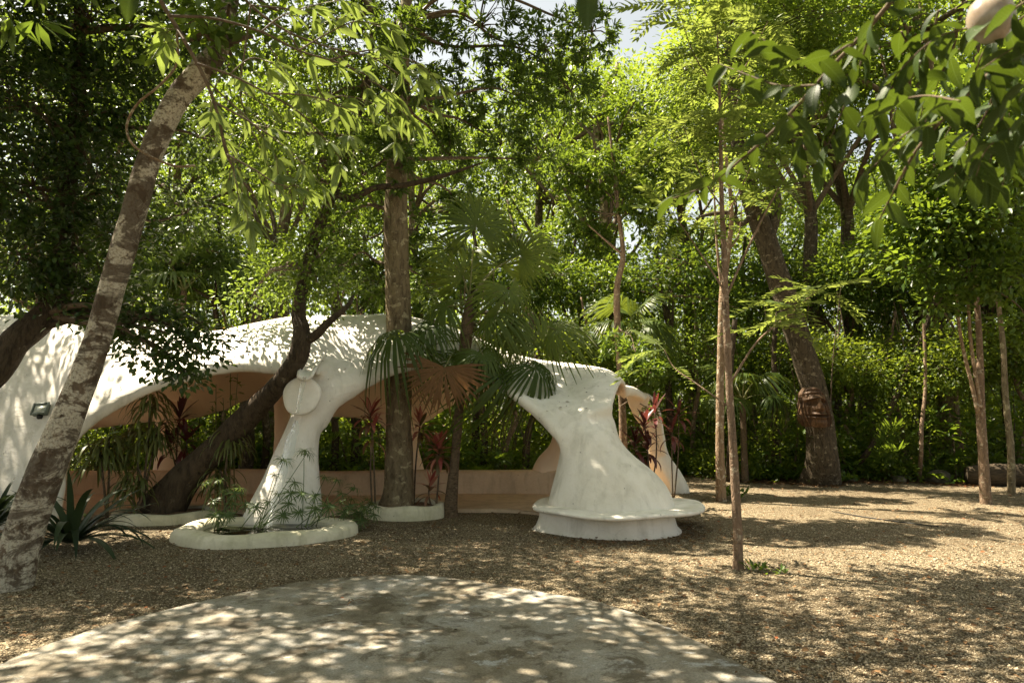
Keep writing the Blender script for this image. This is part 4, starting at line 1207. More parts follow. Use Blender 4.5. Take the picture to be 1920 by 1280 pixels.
# ------------------------------------------------------------------ carved face on the trunk
def carved_face():
    c = P(1533, 763, 14.9 - 0.53)
    nu, nv = 64, 84
    W, H = 0.37, 0.42
    u = np.linspace(-1, 1, nu); v = np.linspace(-1, 1, nv)
    U, Vv = np.meshgrid(u, v, indexing='ij')
    g = lambda x, s: np.exp(-(x / s) ** 2)
    # outline: broad wedge, narrower forehead, flared lower hair
    half = 0.80 + 0.20 * np.clip(-Vv, -1, 1) - 0.62 * np.clip(np.abs(Vv) - 0.62, 0, 1) ** 1.6 * 2.2
    X = U * half
    h = 0.16 * np.sqrt(np.clip(1 - (U * 0.93) ** 2, 0, 1)) * (1 - 0.2 * np.abs(Vv) ** 3)
    face = g(X, 0.55) * g(Vv - 0.0, 0.9)
    h += 0.05 * face
    h += 0.13 * g(X, 0.16 + 0.10 * np.clip(0.35 - Vv, 0, 1)) * g(Vv - 0.12, 0.28)                       # nose
    h += 0.05 * g(np.abs(X) - 0.15, 0.09) * g(Vv + 0.10, 0.09)                                         # nostrils
    h += 0.07 * g(Vv - 0.42 - 0.06 * np.cos(X * 5), 0.07) * g(X, 0.55)                                 # brow
    h -= 0.12 * g(np.abs(X) - 0.32, 0.17) * g(Vv - 0.22, 0.12)                                         # eye hollow
    h += 0.03 * g(np.abs(X) - 0.30, 0.12) * g(Vv - 0.22, 0.045)                                        # closed lid
    h += 0.014 * np.sin(Vv * 36 + 6 * X ** 2) * np.clip((Vv - 0.48) * 5, 0, 1)                                # forehead bands
    h += 0.08 * g(X, 0.42) * (g(Vv + 0.34, 0.06) + g(Vv + 0.52, 0.065))                                # lips
    h -= 0.10 * g(X, 0.40) * g(Vv + 0.43, 0.035)
    h -= 0.05 * g(np.abs(X) - 0.46, 0.05) * g(Vv + 0.3, 0.4)
    h += 0.05 * g(X, 0.25) * g(Vv + 0.78, 0.12)                                                        # chin
    hair = np.clip((np.abs(X) - 0.52 - 0.12 * Vv) * 6, 0, 1)
    h += hair * 0.030 * np.sin(np.sqrt((X / 0.6) ** 2 + ((Vv + 0.2) / 1.1) ** 2) * 34)
    h += (1 - hair) * 0.010 * np.sin(40 * np.abs(X) + 12 * Vv) * g(np.abs(X) - 0.5, 0.15)
    h *= 1.4
    pts = np.stack([c.x + X * W, c.y + 0.18 - h * 0.9 + 0.10 * X ** 2, c.z + Vv * H * (1 - 0.08 * X ** 2)], -1).reshape(-1, 3)
    back = pts.copy(); back[:, 1] = c.y + 0.30
    i, j = np.meshgrid(np.arange(nu - 1), np.arange(nv - 1), indexing='ij')
    F = np.stack([i * nv + j, (i + 1) * nv + j, (i + 1) * nv + j + 1, i * nv + j + 1], -1).reshape(-1, 4)
    m = nu * nv
    loop = np.concatenate([np.arange(nu) * nv, (nu - 1) * nv + np.arange(1, nv), np.arange(nu - 2, -1, -1) * nv + nv - 1, np.arange(nv - 2, 0, -1)])
    l2 = np.roll(loop, -1)
    V = np.vstack([pts, back]); V[:, 0] -= (V[:, 2] - c.z) * 0.12
    M = plain_mat('carved_wood', (0.03, 0.016, 0.009), (0.16, 0.088, 0.044), 7, 0.6, 0.5, 0.015, (3, 3, 0.6))
    me = mesh_from('carved_mask', V - np.array(c), [np.vstack([F, np.stack([loop, loop + m, l2 + m, l2], -1)])], True)
    tag(link('carved_mask', me, M, None, c), 'dark brown carved wooden face mask fixed to the leaning trunk', 'mask')
carved_face()

# ------------------------------------------------------------------ fan palm in front of the pavilion, with its fronds
d4 = G(845, 968).y
cr = lambda x, y, d=None: P(x, y, d or d4)
tp = [Vector((G(845, 968).x, d4, -.05)), cr(845, 945), cr(853, 860), cr(861, 770), cr(868, 690), cr(876, 610), cr(880, 560)]
top = cr(876, 600)
UPV, CAMV = Vector((0, 0, 1)), Vector((0, -1, 0))
fr = [  # hub, axis, normal, radius, variant, attach
    (cr(745, 628, d4 - .5), (-0.75, -0.55, -0.35), (-0.2, -0.45, 0.9), 0.68, 1, cr(868, 640)),
    (cr(833, 688, d4 - .75), (-0.12, -0.1, -1), (0.1, -1, 0.05), 0.62, 'dead', cr(866, 660)),
    (cr(884, 682, d4 - .4), (0.15, -0.45, -0.85), (0.1, -0.8, 0.5), 0.55, 0, cr(874, 630)),
    (cr(942, 700, d4 - .3), (0.45, -0.3, -0.9), (0.75, -0.5, 0.4), 0.72, 1, cr(876, 620)),
    (cr(1012, 650, d4 - .1), (0.15, 0.0, 0.95), (0.55, -0.8, 0.2), 0.60, 2, cr(878, 605)),
    (cr(1003, 690, d4 - .3), (0.75, -0.3, -0.6), (0.45, -0.5, 0.75), 0.62, 1, cr(878, 610)),
    (cr(893, 425, d4 + .2), (0.02, 0.1, 1), (0.25, -1, 0.2), 0.70, 0, cr(880, 560)),
    (cr(975, 480, d4 + .2), (0.55, 0.1, 0.8), (-0.35, -0.9, 0.4), 0.66, 0, cr(881, 560)),
    (cr(955, 545, d4 - .2), (0.35, -0.2, -0.9), (0.4, -0.8, 0.45), 0.62, 1, cr(880, 570)),
    (cr(838, 575, d4 - .1), (-0.75, 0.2, 0.0), (-0.2, -0.55, 0.8), 0.58, 1, cr(878, 580)),
    (cr(790, 660, d4 - .1), (-0.7, -0.2, -0.6), (-0.5, -0.6, 0.6), 0.55, 1, cr(868, 640)),
    (cr(930, 640, d4 + .3), (0.6, 0.5, -0.1), (0.2, -0.4, 0.9), 0.55, 0, cr(878, 600)),
    (cr(805, 612, d4 - .3), (-0.6, -0.4, -0.3), (-0.1, -0.5, 0.85), 0.55, 1, cr(872, 620)),
    (cr(925, 592, d4 - .2), (0.7, -0.3, 0.1), (0.0, -0.6, 0.8), 0.55, 1, cr(878, 590)),
    (cr(965, 610, d4 + .1), (0.8, 0.2, -0.3), (0.3, -0.5, 0.8), 0.55, 1, cr(878, 590)),
    (cr(905, 665, d4 - .45), (0.4, -0.5, -0.7), (0.3, -0.7, 0.6), 0.55, 1, cr(876, 625)),
    (cr(868, 520, d4 + .1), (-0.2, -0.2, 0.9), (0.1, -0.9, 0.3), 0.6, 1, cr(880, 560)),
    (cr(940, 500, d4 + .3), (0.3, 0.2, 0.9), (0.2, -0.9, 0.3), 0.6, 2, cr(881, 560)),
    (cr(1040, 620, d4 + .0), (0.7, -0.2, 0.2), (0.3, -0.6, 0.7), 0.55, 1, cr(880, 590)),
    (cr(845, 470, d4 + .3), (-0.5, 0.3, 0.8), (0.5, -0.8, 0.4), 0.55, 0, cr(880, 560)),
]
fr = [(h_, a_, n_, r_ * 1.16, v_, t_) for h_, a_, n_, r_, v_, t_ in fr]
fan_palm('fan_palm', (tp[0].x, d4, 0), tp, [0.14, 0.11, 0.075, 0.07, 0.08, 0.10, 0.04], fr, 'tall fan palm with one dead brown frond in front of the pavilion arch')
# ------------------------------------------------------------------ other fan palms and feather palms in the forest edge
def simple_fan_palm(name, px, py_hub, d, n, R, label, trunk=True, seed=0, bright=False, spread=1.0):
    r_ = np.random.default_rng(seed)
    hub = P(px, py_hub, d); base = Vector((hub.x, d, 0))
    frs = []
    for i in range(n):
        ph = i * 2.4 + r_.normal() * 0.3; el = r_.uniform(0.05, 1.1)
        dv = Vector((math.cos(ph) * math.cos(el), math.sin(ph) * math.cos(el), math.sin(el)))
        h = hub + dv * R * r_.uniform(0.8, 1.2) * spread
        ax = (dv + Vector((0, 0, -0.35))).normalized()
        frs.append((h, ax, (Vector((0, -0.35, 1)) - dv * 0.35), R * r_.uniform(0.85, 1.1), int(r_.integers(0, 3)), hub))
    return fan_palm(name, base, [base + Vector((0, 0, -.05)), base + (hub - base) * 0.5, hub] if trunk else None, [0.09, 0.07, 0.07], frs, label, None, bright)
simple_fan_palm('fan_palm', 1392, 750, 15.6, 9, 0.62, 'fan palm low behind the two saplings, beside the carved trunk', seed=31)
simple_fan_palm('fan_palm', 1165, 640, 16.5, 9, 0.85, 'fan palm behind the roof end, beside the narrow-leaved sapling', seed=32)
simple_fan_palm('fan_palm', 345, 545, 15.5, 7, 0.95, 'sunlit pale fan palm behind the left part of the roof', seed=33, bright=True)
simple_fan_palm('fan_palm', 1060, 690, 17.5, 6, 0.7, 'small fan palm in shade behind the middle of the roof slope', seed=34)

FEATH = [with_mat(pinnate_mesh('frond', 18, 0.24, 0.028, s, bb), L_MID) for s, bb in ((11, 0.7), (12, 1.1))]
def feather_palm(name, base, n, L, label, seed, lean=0.5):
    r_ = np.random.default_rng(seed)
    t = thing(name, base, label, 'palm')
    for i in range(n):
        ph = i * 2.4 + r_.normal() * 0.3; el = r_.uniform(0.7, 1.35)
        d = (math.cos(ph) * math.cos(el), math.sin(ph) * math.cos(el), math.sin(el))
        link('frond', FEATH[i % 2], None, t, mtx=frame_mtx(Vector((r_.normal() * .05, r_.normal() * .05, 0)), d, (-d[0], -d[1], 0.6), L * r_.uniform(0.75, 1.1)))
    return t
feather_palm('feather_palm', G(1640, 900), 8, 1.7, 'clump of feather palm fronds right of the carved trunk', 41)
feather_palm('feather_palm', G(1735, 903), 8, 0.8, 'small bright feather palm by the thin pale stem at the forest edge', 42)
feather_palm('feather_palm', G(1590, 902) + Vector((0.0, 1.2, 0)), 6, 1.3, 'shaded feather palm close behind the carved trunk', 43)
feather_palm('feather_palm', Vector((-4.9, 15.5, 0)), 7, 1.5, 'feather palm behind the pavilion seen under the left arch', 44)
feather_palm('feather_palm', Vector((-1.2, 15.6, 0)), 7, 1.2, 'feather palm behind the pavilion seen under the middle arch', 45)

# ------------------------------------------------------------------ planted things round the pavilion
zc = 0.14
pc = lambda x, y, d: P(x, y, d)
bs = lambda px, d, z=0.0: Vector((P(px, 900, d).x, d, z))
cordyline('cordyline', bs(703, 10.6, zc), [(pc(694, 770, 10.6), 1.3), (pc(700, 800, 10.62), 0.6)], L_RED, 'red-tipped cordyline left of the straight trunk in the round planter', 0.34, 16, 1)
cordyline('cordyline', bs(776, 11.15, zc), [(pc(788, 790, 11.15), 1.2)], L_RED, 'red-tipped cordyline just right of the straight trunk, partly behind it', 0.33, 16, 2)
cordyline('cordyline', bs(812, 10.7, zc), [(pc(823, 835, 10.65), 1.6), (pc(806, 905, 10.65), 0.5)], L_RED, 'bushy burgundy cordyline at the right side of the round planter', 0.34, 20, 3)
cordyline('cordyline', bs(1212, 11.6), [(pc(1207, 790, 11.6), 1.1), (pc(1215, 830, 11.6), 0.8), (pc(1190, 825, 11.6), 0.7), (pc(1228, 765, 11.8), 0.6)], L_WINE, 'dark purple cordyline between the bench column and the far leg', 0.36, 14, 4)
cordyline('cordyline', bs(1262, 12.9), [(pc(1260, 800, 12.9), 0.8), (pc(1272, 770, 13), 0.7)], L_WINE, 'thin brown cordyline right of the far leg', 0.4, 12, 5)
cordyline('cordyline', bs(345, 10.75, 0.1), [(pc(338, 775, 10.75), 1.0), (pc(350, 815, 10.75), 0.8), (pc(318, 830, 10.8), 0.6)], L_WINE, 'dark reddish cordyline at the foot of the leaning dark trunk', 0.36, 16, 6)
dracaena('dracaena', bs(268, 10.35, 0.1), [pc(283, 730, 10.3), pc(262, 800, 10.35), pc(300, 790, 10.4)], 'tall drooping striped dracaena in the oval planter', 0.5, 75, 1)
dracaena('dracaena', bs(205, 10.1), [pc(205, 820, 10.1), pc(185, 835, 10.0)], 'weeping striped dracaena left of the oval planter', 0.55, 75, 2)
dracaena('dracaena', bs(252, 9.95, 0.1), [pc(262, 880, 9.95), pc(238, 890, 9.95)], 'low tufted dracaena at the front of the oval planter', 0.38, 50, 3)
dracaena('dracaena', bs(425, 10.3), [pc(432, 800, 10.3), pc(412, 880, 10.3)], 'drooping striped dracaena between the leaning dark trunk and the waterfall column', 0.5, 55, 4)
# slim upright shrub beside the leaning trunk
def cane(name, px, pys, d, label, seed):
    r_ = np.random.default_rng(seed)
    b = bs(px, d)
    t = thing(name, b, label, 'plant')
    for k, (x, y) in enumerate(pys):
        tip = P(x, y, d)
        s = [b + Vector((0.05 * k, 0, 0)), (b + tip) / 2 + Vector((r_.normal() * .03, 0, 0)), tip]
        part('stem', MB().add(tube(s, [0.012, 0.009, 0.005], 6, 14)), M_PETIOLE, t, True)
        n = 26
        u = r_.uniform(0.35, 1.0, n)[:, None]
        pos = np.array(s[0]) * (1 - u) + np.array(tip) * u
        dd = rnd_dir(n, r_) * np.array([1, 1, .5])
        f = part('leaf_spray', MB().add(leaves(pos, dd, np.array([[0, 0, 1.0]] * n) + 0.3 * rnd_dir(n, r_), r_.uniform(.09, .16, n), r_.uniform(.03, .045, n))), L_LIGHT, t)
        f['kind'] = 'stuff'
cane('cane_shrub', 432, [(432, 665), (418, 745), (446, 700)], 11.0, 'slender upright light-green shrub under the left arch', 1)
cane('cane_shrub', 405, [(405, 720), (398, 760)], 11.4, 'thin light-green canes left of the slender upright shrub', 2)

# reeds in the basin
w0 = 0.05
papyrus('papyrus', (-3.35, 9.15, w0), [P(x, y, d) for x, y, d in ((532, 862, 9.1), (552, 905, 9.0), (565, 925, 8.9), (520, 925, 9.2), (540, 945, 8.9), (575, 850, 9.2), (500, 940, 9.0), (480, 950, 8.9), (515, 890, 9.2), (545, 925, 8.7), (590, 955, 8.8), (560, 960, 8.7), (530, 965, 8.7))], 'papyrus reeds with umbrella heads in front of the waterfall column', 1)
papyrus('papyrus', (-2.75, 9.25, w0), [P(x, y, d) for x, y, d in ((610, 895, 9.2), (632, 900, 9.3), (590, 930, 9.0), (570, 845, 9.3), (640, 925, 9.2), (665, 915, 9.4), (680, 950, 9.2), (615, 950, 8.9))], 'bushy papyrus reeds spilling over the right end of the basin', 2, 0.17)
papyrus('papyrus', (-3.85, 9.1, w0), [P(x, y, d) for x, y, d in ((420, 920, 9.0), (436, 945, 8.9), (400, 940, 9.1), (450, 915, 9.2), (428, 965, 8.7), (385, 905, 9.2), (410, 900, 9.1), (440, 925, 8.9), (460, 945, 8.9), (405, 965, 8.9))], 'thin papyrus reeds at the left end of the basin', 3, 0.14)
papyrus('papyrus', (-2.35, 9.5, 0.0), [P(x, y, d) for x, y, d in ((660, 935, 9.5), (690, 935, 9.6), (700, 965, 9.4), (645, 960, 9.3), (676, 975, 9.3), (655, 950, 9.2), (685, 955, 9.4), (695, 945, 9.7), (668, 960, 9.5), (640, 940, 9.4), (706, 950, 9.5))], 'dense low papyrus tuft on the gravel between basin and round planter', 4, 0.15)

# strap-leaved plant at the foot of the leaning tree
STRAP = [with_mat(strap_mesh('blade', b, 0.25, 10, 'strap', 0.085), L_STRAP) for b in (0.5, 1.2, 2.0)]
def strap_plant(name, base, n, L, label, seed):
    r_ = np.random.default_rng(seed)
    t = thing(name, base, label, 'plant')
    for i in range(n):
        ph = i * 2.4 + r_.normal() * 0.2; u = i / n
        el = math.radians(15 + 65 * u + r_.normal() * 6)
        d = (math.cos(ph) * math.cos(el), math.sin(ph) * math.cos(el), math.sin(el))
        v = 2 if u > 0.35 and r_.random() < 0.6 else (1 if r_.random() < 0.6 else 0)
        leaf_obj(STRAP[v], None, t, Vector(base) + Vector((math.cos(ph) * .05, math.sin(ph) * .05, 0.08)), d, (0, 0, 1), L * r_.uniform(0.75, 1.15))
    return t
strap_plant('crinum_plant', G(132, 1030) , 46, 0.95, 'dark strap-leaved clump right of the leaning pale trunk', 1)
strap_plant('crinum_plant', G(-20, 1000), 40, 1.05, 'dark strap-leaved clump left of the leaning pale trunk', 2)

# ------------------------------------------------------------------ branches hanging near the camera
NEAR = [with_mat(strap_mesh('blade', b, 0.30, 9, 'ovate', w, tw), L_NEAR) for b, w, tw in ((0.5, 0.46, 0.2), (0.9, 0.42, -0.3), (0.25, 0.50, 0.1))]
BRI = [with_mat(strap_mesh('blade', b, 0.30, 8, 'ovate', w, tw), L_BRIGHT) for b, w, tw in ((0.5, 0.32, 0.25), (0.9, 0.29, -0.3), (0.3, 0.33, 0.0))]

def near_branch(name, lines, label, seed, L, step, meshes, down=0.55, base=None, skip=0.1):
    r_ = np.random.default_rng(seed)
    base = base or lines[0][0][0]
    t = thing(name, base, label, 'branch')
    n = 0
    for pts, rad in lines:
        C = crom(np.array([tuple(p) for p in pts]), 60)
        part('twig', MB().add(tube(C, np.linspace(rad, rad * 0.35, 60), 7)), M_TWIG, t, True)
        seg = np.linalg.norm(np.diff(C, axis=0), axis=1); s = np.concatenate([[0], np.cumsum(seg)])
        q = s[-1] * skip; k = 0
        while q < s[-1]:
            c = np.array([np.interp(q, s, C[:, i]) for i in range(3)]); i0 = min(58, int(np.searchsorted(s, q)))
            T = Vector(C[i0 + 1] - C[i0]).normalized()
            side = T.cross(Vector((0, 0, 1))).normalized() * (1 if k % 2 else -1)
            d = T * r_.uniform(0.1, 0.8) + side * r_.uniform(0.4, 1.0) + Vector((0, 0, -down * r_.uniform(0.2, 1.6))) + Vector(r_.normal(size=3) * 0.25)
            up = Vector((0, 0, 1)) + Vector(r_.normal(size=3) * 0.5)
            leaf_obj(meshes[r_.integers(0, 3)], None, t, c, d, up, L * r_.uniform(0.7, 1.15))
            q += step * r_.uniform(0.6, 1.4); k += 1; n += 1
        leaf_obj(meshes[0], None, t, C[-1], Vector(C[-1] - C[-4]) + Vector((0, 0, -0.03)), (0, 0, 1), L)
    return t
q = lambda d, *xy: [P(x, y, d + 0.12 * i) for i, (x, y) in enumerate(xy)]
near_branch('overhanging_branch', [
    (q(1.85, (1720, -60), (1640, 40), (1560, 125), (1470, 225), (1400, 290), (1330, 345), (1262, 372)), 0.008),
    (q(1.8, (1600, 80), (1540, 110), (1480, 105), (1410, 60)), 0.0035),
    (q(1.9, (1530, 160), (1460, 160), (1400, 140), (1350, 120)), 0.0035),
    (q(1.75, (1980, 60), (1880, 120), (1790, 200), (1720, 280), (1680, 350), (1650, 410)), 0.009),
    (q(1.7, (1800, 190), (1730, 180), (1650, 200), (1590, 240)), 0.0035),
    (q(1.8, (1640, 30), (1610, 130), (1570, 230), (1540, 300)), 0.0035),
    (q(1.6, (1960, -20), (1860, 40), (1760, 70), (1690, 130), (1640, 200)), 0.0035),
    (q(1.9, (1880, 120), (1850, 210), (1800, 290), (1790, 330)), 0.0035),
    (q(1.7, (1990, 180), (1910, 230), (1850, 280), (1830, 330)), 0.0035),
    (q(2.0, (1690, 60), (1720, 120), (1730, 200), (1710, 270)), 0.0035),
    (q(1.9, (1480, 215), (1510, 240), (1500, 275)), 0.0035),
    (q(1.6, (1960, 60), (1900, 90), (1840, 130)), 0.0035),
    (q(1.7, (1760, 230), (1700, 250), (1650, 300), (1620, 330)), 0.0035),
    (q(2.0, (1850, 60), (1780, 110), (1750, 180)), 0.0035),
    (q(1.75, (1960, 120), (1900, 180), (1870, 250), (1850, 330)), 0.0035),
    (q(2.05, (1960, 0), (1850, 90), (1820, 170), (1770, 260)), 0.0035),
    (q(1.9, (1760, 20), (1740, 90), (1690, 180), (1660, 260)), 0.0035),
    (q(2.1, (1990, 230), (1930, 260), (1890, 310), (1880, 350)), 0.0035),
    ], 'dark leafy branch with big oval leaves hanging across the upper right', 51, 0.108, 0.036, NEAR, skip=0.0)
near_branch('overhanging_branch', [(q(0.8, (1240, -170), (1170, -120), (1110, -60)), 0.004)], 'single blurred leaf tip hanging in at the top right of centre', 52, 0.10, 0.4, NEAR[:1] * 3, 0.9, skip=2.0)
near_branch('overhanging_branch', [(q(0.8, (330, -170), (285, -120), (250, -65)), 0.004)], 'single blurred leaf tip hanging in at the top left', 53, 0.09, 0.4, NEAR[:1] * 3, 0.9, skip=2.0)

def bright_branch(seed, base, label, lines):
    r_ = np.random.default_rng(seed)
    t = thing('overhanging_branch', base, label, 'branch')
    n = 0
    for pts, rad in lines:
        C = crom(np.array([tuple(p) for p in pts]), 50)
        part('twig', MB().add(tube(C, np.linspace(rad, rad * 0.35, 50), 7)), M_TWIG, t, True)
        for u in np.linspace(0.5 if rad > 0.006 else 0.35, 1.0, 5 if rad > 0.006 else 4):
            i = min(48, int(u * 49)); c = Vector(C[i])
            T = Vector(C[i + 1] - C[i]).normalized()
            pd = (T + Vector((r_.normal() * .35, r_.normal() * .4, r_.normal() * .3 - 0.25))).normalized()
            hub = c + pd * r_.uniform(0.03, 0.10)
            part('twig', MB().add(tube([c, hub], [0.003, 0.002], 4, 3)), M_PETIOLE, t)
            side = pd.cross(Vector((0, 0, 1))).normalized(); upv = side.cross(pd)
            for a in (-1.25, -0.6, 0, 0.6, 1.25):
                if n > 285: break
                d = pd * math.cos(a) + side * math.sin(a) + Vector((0.1, 0, -0.30)) + Vector(r_.normal(size=3) * 0.22)
                leaf_obj(BRI[r_.integers(0, 3)], None, t, hub, d, upv + Vector(r_.normal(size=3) * 0.45), r_.uniform(0.10, 0.175) * (1 - 0.2 * abs(a)))
                n += 1
L = lambda d, *xy: [P(x, y, d + 0.06 * i) for i, (x, y) in enumerate(xy)]
bright_branch(61, P(270, -60, 3.3), 'sunlit yellow-green branch of palmate leaves hanging in at the upper left', [(L(3.3, (270, -60), (300, 0), (345, 75), (385, 150), (410, 220), (425, 290), (455, 340), (480, 370)), 0.013),
             (L(3.3, (318, 30), (400, 35), (490, 60), (560, 95), (640, 120), (700, 150), (750, 200)), 0.008),
             (L(3.3, (370, 120), (430, 140), (500, 175), (560, 210), (600, 250), (640, 300)), 0.007),
             (L(3.4, (560, 95), (620, 60), (670, 40), (710, 50)), 0.005), (L(3.4, (620, 112), (690, 95), (740, 100), (770, 130)), 0.005),
             (L(3.3, (400, 190), (470, 230), (540, 280), (590, 330)), 0.006), (L(3.3, (425, 290), (480, 320), (520, 345), (560, 350)), 0.005),
             (L(3.3, (490, 60), (530, 30), (590, 10), (640, 0)), 0.005), (L(3.35, (500, 175), (580, 180), (640, 200), (690, 225)), 0.005),
             (L(3.3, (345, 75), (330, 55), (315, 60), (300, 80)), 0.004), (L(3.4, (690, 150), (720, 165), (745, 185), (760, 215)), 0.004), (L(3.3, (385, 150), (440, 200), (490, 250), (520, 300)), 0.005),
             (L(3.3, (420, 260), (440, 330), (450, 380), (465, 400)), 0.004), (L(3.3, (430, 140), (470, 110), (510, 120), (545, 145)), 0.004)])
bright_branch(62, P(420, -60, 3.9), 'fine sunlit spray of palmate leaves behind the main hanging branch at the upper left', [
    (L(3.9, (420, -60), (470, 10), (540, 60), (620, 90), (700, 110), (760, 150), (800, 190)), 0.009),
    (L(3.9, (470, 10), (560, 20), (640, 40), (700, 70)), 0.005), (L(3.9, (540, 60), (580, 130), (610, 190), (650, 240), (665, 290)), 0.005),
    (L(4.0, (620, 90), (680, 150), (720, 200), (735, 250)), 0.005), (L(3.9, (470, 10), (460, 90), (450, 170), (470, 240), (500, 300)), 0.006),
    (L(4.0, (450, 170), (500, 200), (560, 240), (610, 260)), 0.004), (L(4.0, (500, 80), (540, 140), (560, 170)), 0.004), (L(3.9, (470, 240), (440, 290), (430, 340), (440, 380)), 0.004),
    (L(4.0, (610, 190), (640, 180), (690, 190), (730, 215)), 0.004), (L(4.0, (430, 120), (400, 170), (395, 220), (400, 260)), 0.004), (L(4.1, (700, 110), (760, 110), (800, 130), (825, 160)), 0.004)])
# looping tan vine round the leaning trunk
vp = [P(332, 60, 6.2), P(331, 120, 6.2), P(300, 160, 6.2), P(258, 195, 6.25), P(238, 235, 6.3), P(248, 270, 6.3), P(285, 295, 6.3), P(330, 312, 6.35), P(366, 310, 6.4)]
o = link('vine', MB().add(tube(vp, [0.012] * 9, 7, 60)).mesh('vine', True, vp[0]), M_BARK_TAN, None, vp[0])
tag(o, 'thin tan vine looping in the air beside the upper leaning trunk', 'vine')
# pale hanging lantern in the top right corner
def lantern():
    c = P(1858, 35, 1.75)
    t = thing('hanging_lantern', c, 'pale rounded glass lantern hanging among dark leaves in the top right corner', 'lantern')
    M, nt, nd, lk, b = nodes_of('milky_glass')
    lk.new(ramp(nt, noise(nt, coords(nt), 25, 4), [(0.3, (0.24, 0.18, 0.13)), (0.7, (0.42, 0.35, 0.28))]), b.inputs['Base Color'])
    b.inputs['Roughness'].default_value = 0.25
    b.inputs['Subsurface Weight'].default_value = 0.4; b.inputs['Subsurface Radius'].default_value = (0.03, 0.02, 0.012)
    rows = [(0.0, -0.062), (0.028, -0.058), (0.045, -0.040), (0.055, -0.012), (0.056, 0.012), (0.047, 0.040), (0.028, 0.058), (0.014, 0.066), (0.0, 0.067)]
    a = np.linspace(0, 6.283, 24, endpoint=False)
    V = np.vstack([np.stack([c.x + r * np.cos(a) * (1 + .05 * np.cos(2 * a)), c.y + r * np.sin(a), np.full(24, c.z + z)], -1) for r, z in rows])
    i, j = np.meshgrid(np.arange(8), np.arange(24), indexing='ij')
    F = np.stack([i * 24 + j, i * 24 + (j + 1) % 24, (i + 1) * 24 + (j + 1) % 24, (i + 1) * 24 + j], -1).reshape(-1, 4)
    part('globe', MB().add((V, [F])), M, t, True)
    part('cord', MB().add(tube([c + Vector((0, 0, .06)), c + Vector((0.01, 0, .3)), c + Vector((0.0, 0, .6))], [0.003] * 3, 5, 8)), M_TWIG, t)
lantern()
# ------------------------------------------------------------------ forest behind: trees as copies of a few kinds, then the undergrowth
def proto(seed, h, r0, crown_z, blobs_n, rad, spread_r, spec, leafm, barkm, lean=0.3):
    r_ = np.random.default_rng(seed)
    pts = [np.array([0, 0, -0.15])]
    for k in range(1, 7):
        pts.append(np.array([lean * (k / 6) ** 1.5 + r_.normal() * 0.12, r_.normal() * 0.12, h * k / 6]))
    tr = MB().add(tube(pts, np.linspace(r0, r0 * 0.35, 7), 12, 40, 0.09, seed, True, (0.3, 4, 0.06))).mesh('trunk', True)
    tr.materials.append(barkm)
    bl = []
    for k in range(blobs_n):
        a = k * 2.4 + r_.normal() * 0.3; rr = spread_r * math.sqrt((k + 0.5) / blobs_n)
        bl.append((np.array([lean + math.cos(a) * rr, math.sin(a) * rr, crown_z + r_.uniform(-1, 1) * (h * 0.14) - 0.25 * rr]), np.array([rad, rad, rad * 0.7]) * r_.uniform(0.75, 1.15)))
    vf, cc, bi = crown(bl, rng=r_, **spec)
    cm = MB().add(vf).mesh('crown'); cm.materials.append(leafm)
    mb = MB()
    org = [pts[3 + (k % 3)] for k in range(len(bl))]
    skeleton(mb, [b[0] for b in bl], cc, bi, org, r_, r0 * 0.35, 0.014, 0.15)
    bm = mb.mesh('branches'); bm.materials.append(M_TWIG)
    return tr, bm, cm
PR = {
    'tall_light': proto(101, 12.5, 0.22, 11.0, 15, 1.05, 3.3, dict(n_cl=460, per=24, L=0.17, W=0.075, spread=0.30, tmpl=LEAF4), L_LIGHT, M_BARK_BROWN),
    'tall_mid': proto(102, 11.0, 0.20, 9.3, 15, 1.05, 3.2, dict(n_cl=540, per=24, L=0.16, W=0.075, spread=0.28, tmpl=LEAF4), L_MID, M_BARK_GREY),
    'mid': proto(103, 7.0, 0.13, 5.6, 12, 0.9, 2.3, dict(n_cl=440, per=24, L=0.13, W=0.06, spread=0.24, tmpl=LEAF4), L_MID, M_BARK_BROWN),
    'mid_narrow': proto(104, 6.5, 0.11, 5.0, 12, 0.85, 2.1, dict(n_cl=430, per=26, L=0.16, W=0.045, spread=0.22, mode='rosette', tmpl=LEAF4, droop=0.4), L_NARROW, M_BARK_DARK),
    'low': proto(105, 4.2, 0.07, 3.0, 9, 0.85, 1.4, dict(n_cl=320, per=24, L=0.115, W=0.05, spread=0.20, tmpl=LEAF4), L_UNDER, M_BARK_SAP, 0.15),
    'low_light': proto(106, 4.6, 0.08, 3.4, 9, 0.85, 1.5, dict(n_cl=320, per=24, L=0.115, W=0.05, spread=0.20, tmpl=LEAF4), L_LIGHT, M_BARK_SAP, 0.2),
}
CATS = {'tall_light': 'tall_forest_tree', 'tall_mid': 'tall_forest_tree', 'mid': 'forest_tree', 'mid_narrow': 'forest_tree', 'low': 'understorey_tree', 'low_light': 'understorey_tree'}
def forest_tree(kind, x, y, s, rz, label, group='forest trees round the clearing', tilt=0.0):
    t = thing(CATS[kind], (x, y, 0), label, 'tree', group, rz, s)
    t.rotation_euler = (0, tilt, rz)
    for nm, me in zip(('trunk', 'branches', 'crown'), PR[kind]):
        o = bpy.data.objects.new(nm, me); COL.objects.link(o); o.parent = t
        if nm == 'branches': o['kind'] = 'stuff'
    return t
X = lambda px, d: (px - 960) / FPX * d * 1.0
